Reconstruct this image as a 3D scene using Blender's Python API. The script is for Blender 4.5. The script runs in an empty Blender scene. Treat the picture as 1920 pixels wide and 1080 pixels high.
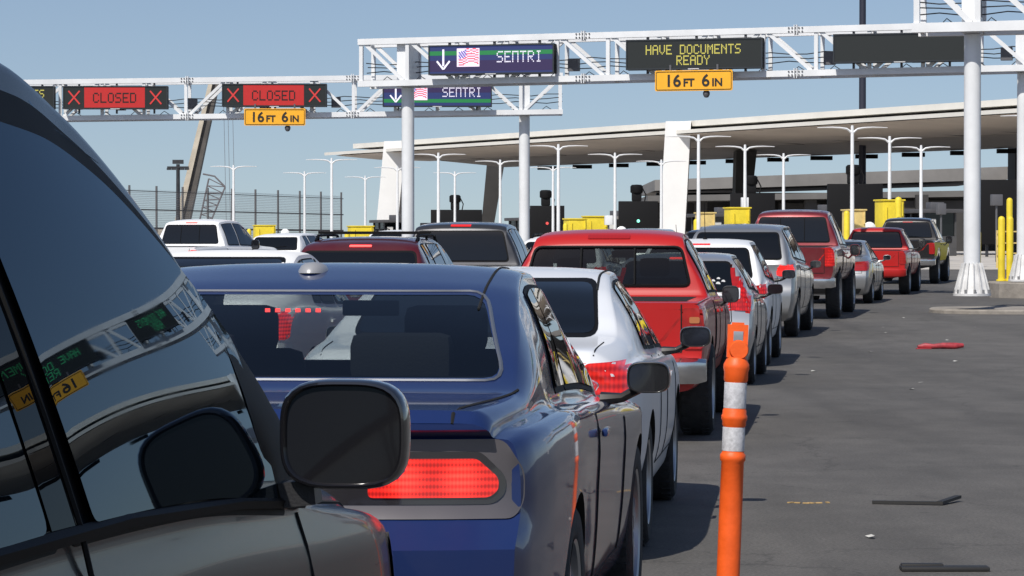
import bpy, bmesh, math, random
from mathutils import Vector, Matrix
from mathutils.bvhtree import BVHTree
random.seed(7)
R = math.radians
sc = bpy.context.scene
col = sc.collection

# ------------------------------------------------------------------ materials
MATS = {}
def mat(name, color=(.5,.5,.5), rough=.5, metal=0, coat=0, emit=None, estr=0, noise=0, nscale=8, bump=0, bscale=60,
        spec=.5, coat_rough=.03, color2=None, rnoise=0):
    if name in MATS: return MATS[name]
    m = bpy.data.materials.new(name); m.use_nodes = True
    nt = m.node_tree; p = nt.nodes['Principled BSDF']
    p.inputs['Base Color'].default_value = (*color, 1)
    p.inputs['Roughness'].default_value = rough
    p.inputs['Metallic'].default_value = metal
    p.inputs['Coat Weight'].default_value = coat
    p.inputs['Coat Roughness'].default_value = coat_rough
    p.inputs['Specular IOR Level'].default_value = spec
    if emit:
        p.inputs['Emission Color'].default_value = (*emit, 1)
        p.inputs['Emission Strength'].default_value = estr
    if noise or bump or rnoise:
        tc = nt.nodes.new('ShaderNodeTexCoord')
        n = nt.nodes.new('ShaderNodeTexNoise'); n.inputs['Scale'].default_value = nscale
        n.inputs['Detail'].default_value = 6; n.inputs['Roughness'].default_value = .65
        nt.links.new(tc.outputs['Object'], n.inputs['Vector'])
        if noise:
            c2 = color2 or tuple(c*(1-noise) for c in color)
            c1 = color if color2 else tuple(min(1, c*(1+noise)) for c in color)
            r = nt.nodes.new('ShaderNodeValToRGB')
            r.color_ramp.elements[0].position = .35; r.color_ramp.elements[1].position = .65
            r.color_ramp.elements[0].color = (*c2, 1); r.color_ramp.elements[1].color = (*c1, 1)
            nt.links.new(n.outputs['Fac'], r.inputs['Fac']); nt.links.new(r.outputs['Color'], p.inputs['Base Color'])
        if rnoise:
            mr = nt.nodes.new('ShaderNodeMapRange')
            mr.inputs['From Min'].default_value = .3; mr.inputs['From Max'].default_value = .7
            mr.inputs['To Min'].default_value = rough; mr.inputs['To Max'].default_value = rough+rnoise
            nt.links.new(n.outputs['Fac'], mr.inputs['Value']); nt.links.new(mr.outputs['Result'], p.inputs['Roughness'])
        if bump:
            n2 = nt.nodes.new('ShaderNodeTexNoise'); n2.inputs['Scale'].default_value = bscale; n2.inputs['Detail'].default_value = 4
            nt.links.new(tc.outputs['Object'], n2.inputs['Vector'])
            b = nt.nodes.new('ShaderNodeBump'); b.inputs['Strength'].default_value = bump; b.inputs['Distance'].default_value = .02
            nt.links.new(n2.outputs['Fac'], b.inputs['Height']); nt.links.new(b.outputs['Normal'], p.inputs['Normal'])
    MATS[name] = m
    return m
def paint(name, color, metal=.4, rough=.35, dust=.12):
    """car paint: base under a clear coat, with a little uneven road dust"""
    m = mat(name, color, rough, metal, coat=1.0, coat_rough=.04)
    if m.get('done'): return m
    m['done'] = 1
    m.node_tree.nodes['Principled BSDF'].inputs['Coat IOR'].default_value = 1.32
    m.node_tree.nodes['Principled BSDF'].inputs['IOR'].default_value = 1.35
    nt = m.node_tree; p = nt.nodes['Principled BSDF']
    tc = nt.nodes.new('ShaderNodeTexCoord')
    n = nt.nodes.new('ShaderNodeTexNoise'); n.inputs['Scale'].default_value = 2.2; n.inputs['Detail'].default_value = 8; n.inputs['Roughness'].default_value=.7
    nt.links.new(tc.outputs['Object'], n.inputs['Vector'])
    mr = nt.nodes.new('ShaderNodeMapRange'); mr.inputs['From Min'].default_value=.35; mr.inputs['From Max'].default_value=.75
    mr.inputs['To Min'].default_value = .02; mr.inputs['To Max'].default_value = dust*2
    nt.links.new(n.outputs['Fac'], mr.inputs['Value'])
    sx = nt.nodes.new('ShaderNodeSeparateXYZ'); nt.links.new(tc.outputs['Object'], sx.inputs['Vector'])
    low = nt.nodes.new('ShaderNodeMapRange'); low.inputs['From Min'].default_value=.75; low.inputs['From Max'].default_value=.25
    low.inputs['To Min'].default_value=0; low.inputs['To Max'].default_value=dust*2
    nt.links.new(sx.outputs['Z'], low.inputs['Value'])
    ad = nt.nodes.new('ShaderNodeMath'); ad.operation='ADD'; ad.use_clamp=True
    nt.links.new(mr.outputs['Result'], ad.inputs[0]); nt.links.new(low.outputs['Result'], ad.inputs[1])
    mx = nt.nodes.new('ShaderNodeMix'); mx.data_type='RGBA'
    mx.inputs['A'].default_value = (*color,1); mx.inputs['B'].default_value = (.25,.22,.19,1)
    nt.links.new(ad.outputs[0], mx.inputs['Factor']); nt.links.new(mx.outputs['Result'], p.inputs['Base Color'])
    cr = nt.nodes.new('ShaderNodeMath'); cr.operation='MULTIPLY_ADD'; cr.inputs[1].default_value=.5; cr.inputs[2].default_value=.03
    nt.links.new(ad.outputs[0], cr.inputs[0]); nt.links.new(cr.outputs[0], p.inputs['Coat Roughness'])
    return m
def tinted_glass(name, tint, gloss=1.0, rough=.015):
    if name in MATS: return MATS[name]
    m = bpy.data.materials.new(name); m.use_nodes = True; nt = m.node_tree
    nt.nodes.clear()
    o = nt.nodes.new('ShaderNodeOutputMaterial'); t = nt.nodes.new('ShaderNodeBsdfTransparent'); g = nt.nodes.new('ShaderNodeBsdfGlossy')
    t.inputs['Color'].default_value = (*tint, 1); g.inputs['Roughness'].default_value = rough
    f = nt.nodes.new('ShaderNodeFresnel'); f.inputs['IOR'].default_value = 1.5
    ge = nt.nodes.new('ShaderNodeNewGeometry'); io = nt.nodes.new('ShaderNodeMapRange')
    io.inputs['To Min'].default_value = 1.5; io.inputs['To Max'].default_value = 1/1.5
    nt.links.new(ge.outputs['Backfacing'], io.inputs['Value']); nt.links.new(io.outputs['Result'], f.inputs['IOR'])
    mx = nt.nodes.new('ShaderNodeMixShader')
    nt.links.new(f.outputs[0], mx.inputs[0]); nt.links.new(t.outputs[0], mx.inputs[1]); nt.links.new(g.outputs[0], mx.inputs[2])
    nt.links.new(mx.outputs[0], o.inputs['Surface'])
    MATS[name] = m
    return m
def lens(name, color, emit, estr, scale=60, dots=False, spots=()):
    """ribbed tail-light lens, brighter and darker cells"""
    m = mat(name, color, .15, 0, coat=.35, emit=emit, estr=estr)
    nt = m.node_tree; p = nt.nodes['Principled BSDF']
    tc = nt.nodes.new('ShaderNodeTexCoord'); mp = nt.nodes.new('ShaderNodeMapping')
    mp.inputs['Scale'].default_value = (scale, scale, scale*.5)
    nt.links.new(tc.outputs['Object'], mp.inputs['Vector'])
    w = nt.nodes.new('ShaderNodeTexVoronoi' if dots else 'ShaderNodeTexBrick')
    nt.links.new(mp.outputs['Vector'], w.inputs['Vector'])
    if dots:
        w.inputs['Scale'].default_value = 1; w.inputs['Randomness'].default_value = .2; src = w.outputs['Distance']
        lo, hi = estr*1.7, estr*.25
    else:
        sx = nt.nodes.new('ShaderNodeSeparateXYZ'); nt.links.new(mp.outputs['Vector'], sx.inputs['Vector'])
        s1 = nt.nodes.new('ShaderNodeMath'); s1.operation='SINE'; nt.links.new(sx.outputs['X'], s1.inputs[0])
        s2 = nt.nodes.new('ShaderNodeMath'); s2.operation='SINE'; nt.links.new(sx.outputs['Z'], s2.inputs[0])
        ml = nt.nodes.new('ShaderNodeMath'); ml.operation='MULTIPLY_ADD'; ml.inputs[1].default_value=.5
        nt.links.new(s1.outputs[0], ml.inputs[0]); nt.links.new(s2.outputs[0], ml.inputs[2])
        src = ml.outputs[0]; lo, hi = estr*.35, estr*1.5
    mr = nt.nodes.new('ShaderNodeMapRange')
    mr.inputs['From Min'].default_value = 0 if dots else -1.2; mr.inputs['From Max'].default_value = .6 if dots else 1.2
    mr.inputs['To Min'].default_value = lo; mr.inputs['To Max'].default_value = hi
    nt.links.new(src, mr.inputs['Value']); last = mr.outputs['Result']
    if spots:
        sp = nt.nodes.new('ShaderNodeSeparateXYZ'); nt.links.new(tc.outputs['Object'], sp.inputs['Vector'])
        ab = nt.nodes.new('ShaderNodeMath'); ab.operation='ABSOLUTE'; nt.links.new(sp.outputs['X'], ab.inputs[0])
        cb = nt.nodes.new('ShaderNodeCombineXYZ'); nt.links.new(ab.outputs[0], cb.inputs['X']); nt.links.new(sp.outputs['Z'], cb.inputs['Z'])
        for (sx_, sz_) in spots:
            ds = nt.nodes.new('ShaderNodeVectorMath'); ds.operation='DISTANCE'; ds.inputs[1].default_value=(sx_,0,sz_); nt.links.new(cb.outputs[0], ds.inputs[0])
            rg = nt.nodes.new('ShaderNodeMapRange'); rg.interpolation_type='SMOOTHERSTEP'
            rg.inputs['From Min'].default_value=.0; rg.inputs['From Max'].default_value=.085; rg.inputs['To Min'].default_value=2.6; rg.inputs['To Max'].default_value=0
            nt.links.new(ds.outputs['Value'], rg.inputs['Value'])
            mu = nt.nodes.new('ShaderNodeMath'); mu.operation='MULTIPLY'; nt.links.new(rg.outputs[0], mu.inputs[0]); nt.links.new(mr.outputs['Result'], mu.inputs[1])
            ad = nt.nodes.new('ShaderNodeMath'); ad.operation='ADD'; nt.links.new(last, ad.inputs[0]); nt.links.new(mu.outputs[0], ad.inputs[1]); last = ad.outputs[0]
    nt.links.new(last, p.inputs['Emission Strength'])
    return m

GLASS = mat('dark_auto_glass', (.004,.005,.006), .015, 0, spec=.55)
GLASS_SEE = tinted_glass('tinted_auto_glass', (.46,.50,.50))
def dark_mirror_glass(name, gloss, base):
    m = bpy.data.materials.new(name); m.use_nodes = True; nt = m.node_tree; nt.nodes.clear()
    o = nt.nodes.new('ShaderNodeOutputMaterial'); t = nt.nodes.new('ShaderNodeBsdfDiffuse'); g = nt.nodes.new('ShaderNodeBsdfGlossy')
    t.inputs['Color'].default_value = (*base, 1); g.inputs['Color'].default_value = (*gloss, 1)
    f = nt.nodes.new('ShaderNodeFresnel'); f.inputs['IOR'].default_value = 1.5
    tc = nt.nodes.new('ShaderNodeTexCoord'); n = nt.nodes.new('ShaderNodeTexNoise'); n.inputs['Scale'].default_value = 3; n.inputs['Detail'].default_value = 7
    mr = nt.nodes.new('ShaderNodeMapRange'); mr.inputs['From Min'].default_value=.45; mr.inputs['From Max'].default_value=.8; mr.inputs['To Min'].default_value=.004; mr.inputs['To Max'].default_value=.05
    nt.links.new(tc.outputs['Object'], n.inputs['Vector']); nt.links.new(n.outputs['Fac'], mr.inputs['Value']); nt.links.new(mr.outputs['Result'], g.inputs['Roughness'])
    mx = nt.nodes.new('ShaderNodeMixShader')
    nt.links.new(f.outputs[0], mx.inputs[0]); nt.links.new(t.outputs[0], mx.inputs[1]); nt.links.new(g.outputs[0], mx.inputs[2])
    nt.links.new(mx.outputs[0], o.inputs['Surface'])
    return m
GLASS_CLEAR = tinted_glass('clear_auto_glass', (.88,.92,.90))
RUBBER = mat('tyre_rubber', (.025,.025,.026), .8, bump=.3, bscale=90, noise=.25, nscale=20)
SEAL = mat('window_seal', (.006,.006,.007), .6, spec=.12)
SEAM = mat('panel_gap', (.004,.004,.004), .9)
PLASTIC = mat('black_plastic', (.02,.02,.022), .45, bump=.1, bscale=200)
GPLASTIC = mat('gloss_black_plastic', (.008,.008,.01), .12, coat=1)
GREYPL = mat('grey_plastic', (.10,.10,.11), .5)
CHROME = mat('chrome', (.75,.76,.78), .12, 1, rnoise=.1, nscale=5)
ALLOY = mat('alloy_wheel', (.42,.43,.45), .3, .9, rnoise=.2, nscale=6)
WELL = mat('wheel_well', (.006,.006,.006), .95)
LIT = lens('lit_brake_lens', (.40,.006,.006), (1,.028,.018), .85, 420)
LITC = lens('ribbed_brake_lens', (.30,.004,.004), (1,.035,.022), .55, 620, spots=((.55,.885),(.71,.885)))
LITD = lens('lit_led_lens', (.30,.005,.006), (1,.03,.022), .42, 38, True)
UNLIT = lens('unlit_red_lens', (.30,.012,.012), (1,.02,.02), .06, 200)
LEDRED = mat('brake_led', (.8,.05,.05), .3, emit=(1,.06,.05), estr=4)
WLENS = mat('white_lens', (.75,.75,.78), .1, .2, coat=1)
ALENS = mat('amber_lens', (.45,.16,.06), .15, coat=1)
PLATE = mat('licence_plate', (.7,.7,.68), .4, noise=.15, nscale=30)
INTER = mat('interior_cloth', (.018,.018,.019), .9, bump=.2, bscale=150)
WSTEEL = mat('white_steel', (.74,.75,.76), .42, noise=.07, nscale=1.3, bump=.05, bscale=30)
WSTEEL2 = mat('white_pole_paint', (.72,.73,.74), .35, noise=.08, nscale=.9)
DSTEEL = mat('dark_steel', (.035,.037,.042), .5, .3, noise=.3, nscale=2)
GALV = mat('galvanised_bolts', (.30,.30,.30), .45, .6)
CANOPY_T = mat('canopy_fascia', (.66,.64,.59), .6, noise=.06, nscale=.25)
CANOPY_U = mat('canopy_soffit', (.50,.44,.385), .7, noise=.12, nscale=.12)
CANOPY_D = mat('canopy_dark', (.035,.033,.032), .7, noise=.3, nscale=.2)
GREYB = mat('grey_cladding', (.20,.19,.18), .7, noise=.15, nscale=.2)
WCLAD = mat('white_cladding', (.78,.78,.77), .6, noise=.04, nscale=.4)
YEL = mat('yellow_paint', (.72,.56,.03), .45, noise=.10, nscale=3, rnoise=.2)
YELT = mat('tan_yellow_paint', (.62,.47,.18), .6, noise=.15, nscale=3)
ORANGE = mat('orange_plastic', (.86,.115,.012), .42, noise=.10, nscale=9, rnoise=.2, bump=.06, bscale=60)
RETRO = mat('reflective_band', (.55,.55,.57), .35, noise=.22, nscale=45, bump=.1, bscale=200)
CONC = mat('island_concrete', (.26,.235,.205), .9, noise=.28, nscale=1.6, bump=.5, bscale=25)
BLACKBOX = mat('black_housing', (.006,.006,.007), .7, spec=.2)
AMBER = mat('amber_led', (.3,.27,.05), .5, emit=(.62,.56,.12), estr=.6)
REDLED = mat('red_led_panel', (.20,.008,.008), .5, emit=(.9,.03,.025), estr=.38, noise=.1, nscale=12)
XLED = mat('red_led_cross', (.3,.02,.02), .5, emit=(.9,.06,.05), estr=.45)
DKTXT = mat('unlit_text', (.018,.004,.004), .7)
PURP = mat('blue_led_panel', (.012,.018,.07), .5, emit=(.018,.035,.15), estr=.6)
PURP2 = mat('deep_blue_led_panel', (.012,.01,.04), .5, emit=(.045,.02,.10), estr=.5)
GRN = mat('green_led_band', (.01,.10,.03), .5, emit=(.01,.22,.06), estr=.6)
WLED = mat('white_led', (.6,.6,.65), .5, emit=(.62,.56,.72), estr=.8)
BLED = mat('blue_led', (.05,.06,.3), .5, emit=(.08,.08,.30), estr=.8)
RLED = mat('flag_red_led', (.5,.05,.08), .5, emit=(.75,.12,.16), estr=.8)
GREENLED = mat('green_text_led', (.02,.3,.1), .5, emit=(.05,.5,.2), estr=.6)
OSIGN = mat('orange_sign_sheet', (.88,.42,.02), .45, noise=.05, nscale=4)
SIGNBLK = mat('sign_black', (.015,.014,.012), .6)
DARKSCREEN = mat('dark_screen', (.018,.02,.018), .35)

# ------------------------------------------------------------------ mesh builder
class MB:
    def __init__(s): s.v=[]; s.f=[]; s.m=[]; s.sm=[]
    def add(s, vs, fs, mi=0, smooth=False):
        o=len(s.v); s.v += [tuple(v) for v in vs]
        for f in fs: s.f.append(tuple(i+o for i in f)); s.m.append(mi); s.sm.append(smooth)
        return s
    def box(s, c, size, mi=0, M=None, bev=0):
        hx,hy,hz=[a/2 for a in size]
        if bev:
            b=min(bev,hx*.9,hy*.9,hz*.9); vs=[]; idx={}
            bm=bmesh.new(); bmesh.ops.create_cube(bm,size=1)
            for v in bm.verts: v.co=Vector((v.co.x*size[0],v.co.y*size[1],v.co.z*size[2]))
            bmesh.ops.bevel(bm,geom=bm.edges[:],offset=b,segments=2,profile=.6,affect='EDGES')
            bm.verts.index_update()
            vs=[v.co.copy() for v in bm.verts]; fs=[[v.index for v in f.verts] for f in bm.faces]; bm.free()
        else:
            vs=[Vector((x,y,z)) for x in(-hx,hx) for y in(-hy,hy) for z in(-hz,hz)]
            fs=[(0,1,3,2),(4,6,7,5),(0,4,5,1),(2,3,7,6),(0,2,6,4),(1,5,7,3)]
        if M is not None: vs=[M@v for v in vs]
        return s.add([v+Vector(c) for v in vs], fs, mi, bool(bev))
    def tube(s, pts, r, n=10, mi=0, caps=True, smooth=True):
        pts=[Vector(p) for p in pts]; rs=r if isinstance(r,(list,tuple)) else [r]*len(pts)
        vs=[]; fs=[]; up=None
        for i,p in enumerate(pts):
            t=(pts[min(i+1,len(pts)-1)]-pts[max(i-1,0)]).normalized()
            a=up if up is not None else (Vector((0,0,1)) if abs(t.z)<.9 else Vector((1,0,0)))
            u=(a-t*a.dot(t))
            if u.length<1e-5: u=t.orthogonal()
            u.normalize(); w=t.cross(u); up=u
            for k in range(n):
                an=2*math.pi*k/n; vs.append(p+(u*math.cos(an)+w*math.sin(an))*rs[i])
        for i in range(len(pts)-1):
            for k in range(n):
                a=i*n+k; b=i*n+(k+1)%n; fs.append((a,b,b+n,a+n))
        s.add(vs,fs,mi,smooth)
        if caps:
            s.add(vs[:n],[tuple(range(n))[::-1]],mi); s.add(vs[-n:],[tuple(range(n))],mi)
        return s
    def bar(s, p, q, w, h=None, mi=0, up=(0,0,1)):
        p=Vector(p);q=Vector(q);h=h or w
        t=(q-p).normalized(); a=Vector(up)
        if abs(t.dot(a))>.95: a=Vector((0,1,0))
        u=t.cross(a).normalized(); v=u.cross(t)
        vs=[]
        for c in (p,q):
            for (i,j) in ((-1,-1),(1,-1),(1,1),(-1,1)): vs.append(c+u*i*w/2+v*j*h/2)
        return s.add(vs,[(3,2,1,0),(4,5,6,7),(0,1,5,4),(1,2,6,5),(2,3,7,6),(3,0,4,7)],mi)
    def lathe(s, prof, n=24, c=(0,0,0), mi=0, axis='z', smooth=True):
        vs=[];fs=[]
        for (r,z) in prof:
            for k in range(n):
                a=2*math.pi*k/n
                x,y=r*math.cos(a),r*math.sin(a)
                if axis=='z': v=(x,y,z)
                elif axis=='x': v=(z,x,y)
                else: v=(x,z,y)
                vs.append(Vector(v)+Vector(c))
        for i in range(len(prof)-1):
            for k in range(n):
                a=i*n+k;b=i*n+(k+1)%n; fs.append((a,b,b+n,a+n))
        return s.add(vs,fs,mi,smooth)
    def quad(s, a,b,c,d, mi=0): return s.add([a,b,c,d],[(0,1,2,3)],mi)
    def prism(s, outline, y0, y1, mi=0):
        """outline in (x,z) extruded along y"""
        n=len(outline)
        vs=[(x,y0,z) for x,z in outline]+[(x,y1,z) for x,z in outline]
        fs=[tuple(range(n)),tuple(range(2*n-1,n-1,-1))]+[(i+n,(i+1)%n+n,(i+1)%n,i) for i in range(n)]
        return s.add(vs,fs,mi)
    def build(s, name, mats, parent=None, angle=40, fix=False):
        me=bpy.data.meshes.new(name); me.from_pydata(s.v,[],s.f)
        if not isinstance(mats,(list,tuple)): mats=[mats]
        for m in mats: me.materials.append(m)
        for i,p in enumerate(me.polygons): p.material_index=s.m[i]; p.use_smooth=s.sm[i]
        me.update()
        if fix:
            bm=bmesh.new(); bm.from_mesh(me); bmesh.ops.recalc_face_normals(bm,faces=bm.faces); bm.to_mesh(me); bm.free()
        if any(s.sm): me.set_sharp_from_angle(angle=R(angle))
        o=bpy.data.objects.new(name,me); col.objects.link(o)
        if parent: o.parent=parent
        return o
def tag(o,label=None,cat=None,group=None,kind=None):
    if label: o['label']=label
    if cat: o['category']=cat
    if group: o['group']=group
    if kind: o['kind']=kind
    return o
def empty(name,loc,rz=0,label=None,cat=None,group=None):
    o=bpy.data.objects.new(name,None); col.objects.link(o); o.empty_display_size=.2
    o.location=loc; o.rotation_euler=(0,0,rz)
    return tag(o,label,cat,group)
def copy_tree(o,parent=None):
    c=o.copy(); col.objects.link(c)
    if parent: c.parent=parent
    for ch in list(o.children): copy_tree(ch,c)
    return c

# ------------------------------------------------------------------ ground height
def gz(d):
    if d<42: return 0.
    if d<150: return .0088*(d-42)
    return .95
def smooth_keys(keys,y):
    """monotone cubic through keys"""
    n=len(keys)
    if y<=keys[0][0]: return keys[0][1]
    if y>=keys[-1][0]: return keys[-1][1]
    for i in range(n-1):
        if keys[i][0]<=y<=keys[i+1][0]: break
    x0,y0=keys[i];x1,y1=keys[i+1];h=x1-x0
    dl=(y1-y0)/h
    def slope(j):
        if j<=0: return (keys[1][1]-keys[0][1])/(keys[1][0]-keys[0][0])
        if j>=n-1: return (keys[-1][1]-keys[-2][1])/(keys[-1][0]-keys[-2][0])
        a=(keys[j][1]-keys[j-1][1])/(keys[j][0]-keys[j-1][0]); b=(keys[j+1][1]-keys[j][1])/(keys[j+1][0]-keys[j][0])
        if a*b<=0: return 0
        return 2*a*b/(a+b)
    m0,m1=slope(i),slope(i+1); t=(y-x0)/h
    return (2*t**3-3*t*t+1)*y0+(t**3-2*t*t+t)*h*m0+(-2*t**3+3*t*t)*y1+(t**3-t*t)*h*m1

# ------------------------------------------------------------------ vehicle shell
def section(S,y,inset=0,topin=0):
    hw=smooth_keys(S['hw'],y)-inset; zt=smooth_keys(S['zt'],y)-topin; zb=min(smooth_keys(S['zb'],y)-topin*.5,zt-.012); wr=smooth_keys(S['wr'],y)-inset
    wi=smooth_keys(S['wi'],y)-inset if 'wi' in S else hw*.93
    gc=smooth_keys(S['gc'],y) if isinstance(S['gc'],list) else S['gc']
    gc+=topin*2
    hg=zt-zb; dz=zb-gc
    k=S.get('flank',(.955,.99,1.0,.995,.965))
    pts=[(0,gc-.02),(hw*.70,gc-.004),(hw*.90,gc+.03),(hw*k[0],gc+.22*dz),(hw*k[1],gc+.40*dz),(hw*k[2],gc+.62*dz),(hw*k[3],gc+.84*dz),
         (hw*k[4],zb-.02*dz),(wi,zb+.05*hg),(wi+(wr-wi)*.52+.012,zb+.48*hg),(wr,zb+.84*hg),(wr*.93,zb+.945*hg),(wr*.62,zb+.985*hg),(wr*.3,zt-.003*hg),(0,zt)]
    out=[];n=len(pts)
    sub=S.get('sub',3)
    for i in range(n-1):
        p0=pts[max(i-1,0)];p1=pts[i];p2=pts[i+1];p3=pts[min(i+2,n-1)]
        for j in range(sub):
            t=j/sub
            def cr(a,b,c,d):
                v=.5*((2*b)+(c-a)*t+(2*a-5*b+4*c-d)*t*t+(-a+3*b-3*c+d)*t**3)
                return v
            lin=i in S.get('linear',(0,))
            if lin: out.append((p1[0]+(p2[0]-p1[0])*t,p1[1]+(p2[1]-p1[1])*t))
            else: out.append((max(0,cr(p0[0],p1[0],p2[0],p3[0])),cr(p0[1],p1[1],p2[1],p3[1])))
    out.append(pts[-1]); out[0]=(0,pts[0][1])
    return out
def deform(S,x,y,z):
    L=S['L']; wr_=S.get('tailrange',.5); nr=.6
    hw=S['W']
    if y<wr_:
        w=1-y/wr_
        g=smooth_keys(S['tail'],z)
        y2=y+w*(g+S.get('tbulge',.09)*(min(1,abs(x)/hw))**3)
        return y2
    if y>L-nr:
        w=1-(L-y)/nr
        g=smooth_keys(S['nose'],z)
        return y-w*(g+S.get('nbulge',.22)*(min(1,abs(x)/hw))**2.4)
    return y
def shell(S,inset=0,topin=0,y0=None,y1=None,step=None):
    L=S['L']; y0=0 if y0 is None else y0; y1=L if y1 is None else y1
    step=step or S.get('step',.06)
    n=max(8,int((y1-y0)/step)); ys=set(round(y0+(y1-y0)*i/n,4) for i in range(n+1))
    for e in S.get('extra',[]):
        if y0<e<y1: ys.add(e)
    ys=sorted(ys)
    rows=[]
    for y in ys:
        s=section(S,y,inset,topin)
        rows.append([(y,x,z) for x,z in s])
    M=len(rows[0]); vs=[];fs=[]
    def put(y,x,z): vs.append(Vector((x,deform(S,x,y,z),z))); return len(vs)-1
    ring=[]
    for r in rows:
        right=[put(y,x,z) for y,x,z in r]
        left=[right[0]]+[put(y,-x,z) for y,x,z in r[1:-1]]+[right[-1]]
        ring.append((right,left))
    for i in range(len(ring)-1):
        for side in (0,1):
            a=ring[i][side];b=ring[i+1][side]
            for k in range(M-1):
                q=(a[k],a[k+1],b[k+1],b[k])
                fs.append(q if side==1 else q[::-1])
    for e in (0,-1):
        right,left=ring[e]; y=ys[0] if e==0 else ys[-1]
        C=10; prev=None
        for k in range(M):
            x,z=rows[e][k][1],rows[e][k][2]
            if x<1e-6: cur=[right[k]]*(C+1)
            else: cur=[left[k]]+[put(y,-x+2*x*j/C,z) for j in range(1,C)]+[right[k]]
            if prev:
                for j in range(C):
                    q=[prev[j],prev[j+1],cur[j+1],cur[j]]
                    u=[]
                    for t in q:
                        if t not in u: u.append(t)
                    if len(u)>2: fs.append(tuple(u) if e==0 else tuple(u[::-1]))
            prev=cur
    return vs,fs
def raw_mesh(name,vs,fs,mats,smooth=True,angle=32):
    bm=bmesh.new()
    bv=[bm.verts.new(v) for v in vs]
    for f in fs:
        try: bm.faces.new([bv[i] for i in f])
        except ValueError: pass
    bmesh.ops.remove_doubles(bm,verts=bm.verts,dist=.0002)
    bmesh.ops.recalc_face_normals(bm,faces=bm.faces)
    me=bpy.data.meshes.new(name); bm.to_mesh(me); bm.free()
    for m in mats: me.materials.append(m)
    for p in me.polygons: p.use_smooth=smooth
    o=bpy.data.objects.new(name,me); col.objects.link(o)
    return o
def cut(o,cutters,angle=32):
    for c in cutters:
        md=o.modifiers.new('b','BOOLEAN'); md.operation='DIFFERENCE'; md.solver='EXACT'; md.object=c
        try: md.material_mode='TRANSFER'
        except Exception: pass
    dg=bpy.context.evaluated_depsgraph_get(); dg.update()
    me=bpy.data.meshes.new_from_object(o.evaluated_get(dg))
    old=o.data; o.modifiers.clear(); me.name=old.name+'_m'; o.data=me; bpy.data.meshes.remove(old)
    for c in cutters: d=c.data; bpy.data.objects.remove(c); bpy.data.meshes.remove(d)
    for p in me.polygons: p.use_smooth=True
    me.set_sharp_from_angle(angle=R(angle))
def cyl_cutter(x0,x1,y,z,r,m):
    b=MB(); b.lathe([(r,x0),(r,x1)],36,(0,y,z),axis='x',smooth=False)
    n=36; b.add(b.v[:n],[tuple(range(n))]); b.add(b.v[n:2*n],[tuple(range(n))[::-1]])
    bm=bmesh.new(); bv=[bm.verts.new(v) for v in b.v]
    for f in b.f: bm.faces.new([bv[i] for i in f])
    bmesh.ops.remove_doubles(bm,verts=bm.verts,dist=1e-5); bmesh.ops.recalc_face_normals(bm,faces=bm.faces)
    me=bpy.data.meshes.new('c'); bm.to_mesh(me); bm.free(); me.materials.append(m)
    o=bpy.data.objects.new('c',me); col.objects.link(o); return o
def solid(b,m):
    bm=bmesh.new(); bv=[bm.verts.new(v) for v in b.v]
    for f in b.f: bm.faces.new([bv[i] for i in f])
    bmesh.ops.remove_doubles(bm,verts=bm.verts,dist=1e-5); bmesh.ops.recalc_face_normals(bm,faces=bm.faces)
    me=bpy.data.meshes.new('c'); bm.to_mesh(me); bm.free(); me.materials.append(m)
    o=bpy.data.objects.new('c',me); col.objects.link(o); return o
def rounded(poly,r,n=4):
    """round the corners of a 2-D polygon"""
    out=[];N=len(poly)
    for i in range(N):
        p=Vector(poly[i]);a=Vector(poly[i-1]);b=Vector(poly[(i+1)%N])
        rr=r[i] if isinstance(r,(list,tuple)) else r
        la=(a-p).length;lb=(b-p).length; t=min(rr,la*.45,lb*.45)
        pa=p+(a-p).normalized()*t;pb=p+(b-p).normalized()*t
        if t<.002: out.append(tuple(p)); continue
        for k in range(n+1):
            u=k/n; out.append(tuple(pa*(1-u)**2+p*2*u*(1-u)+pb*u*u))
    return out
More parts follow.
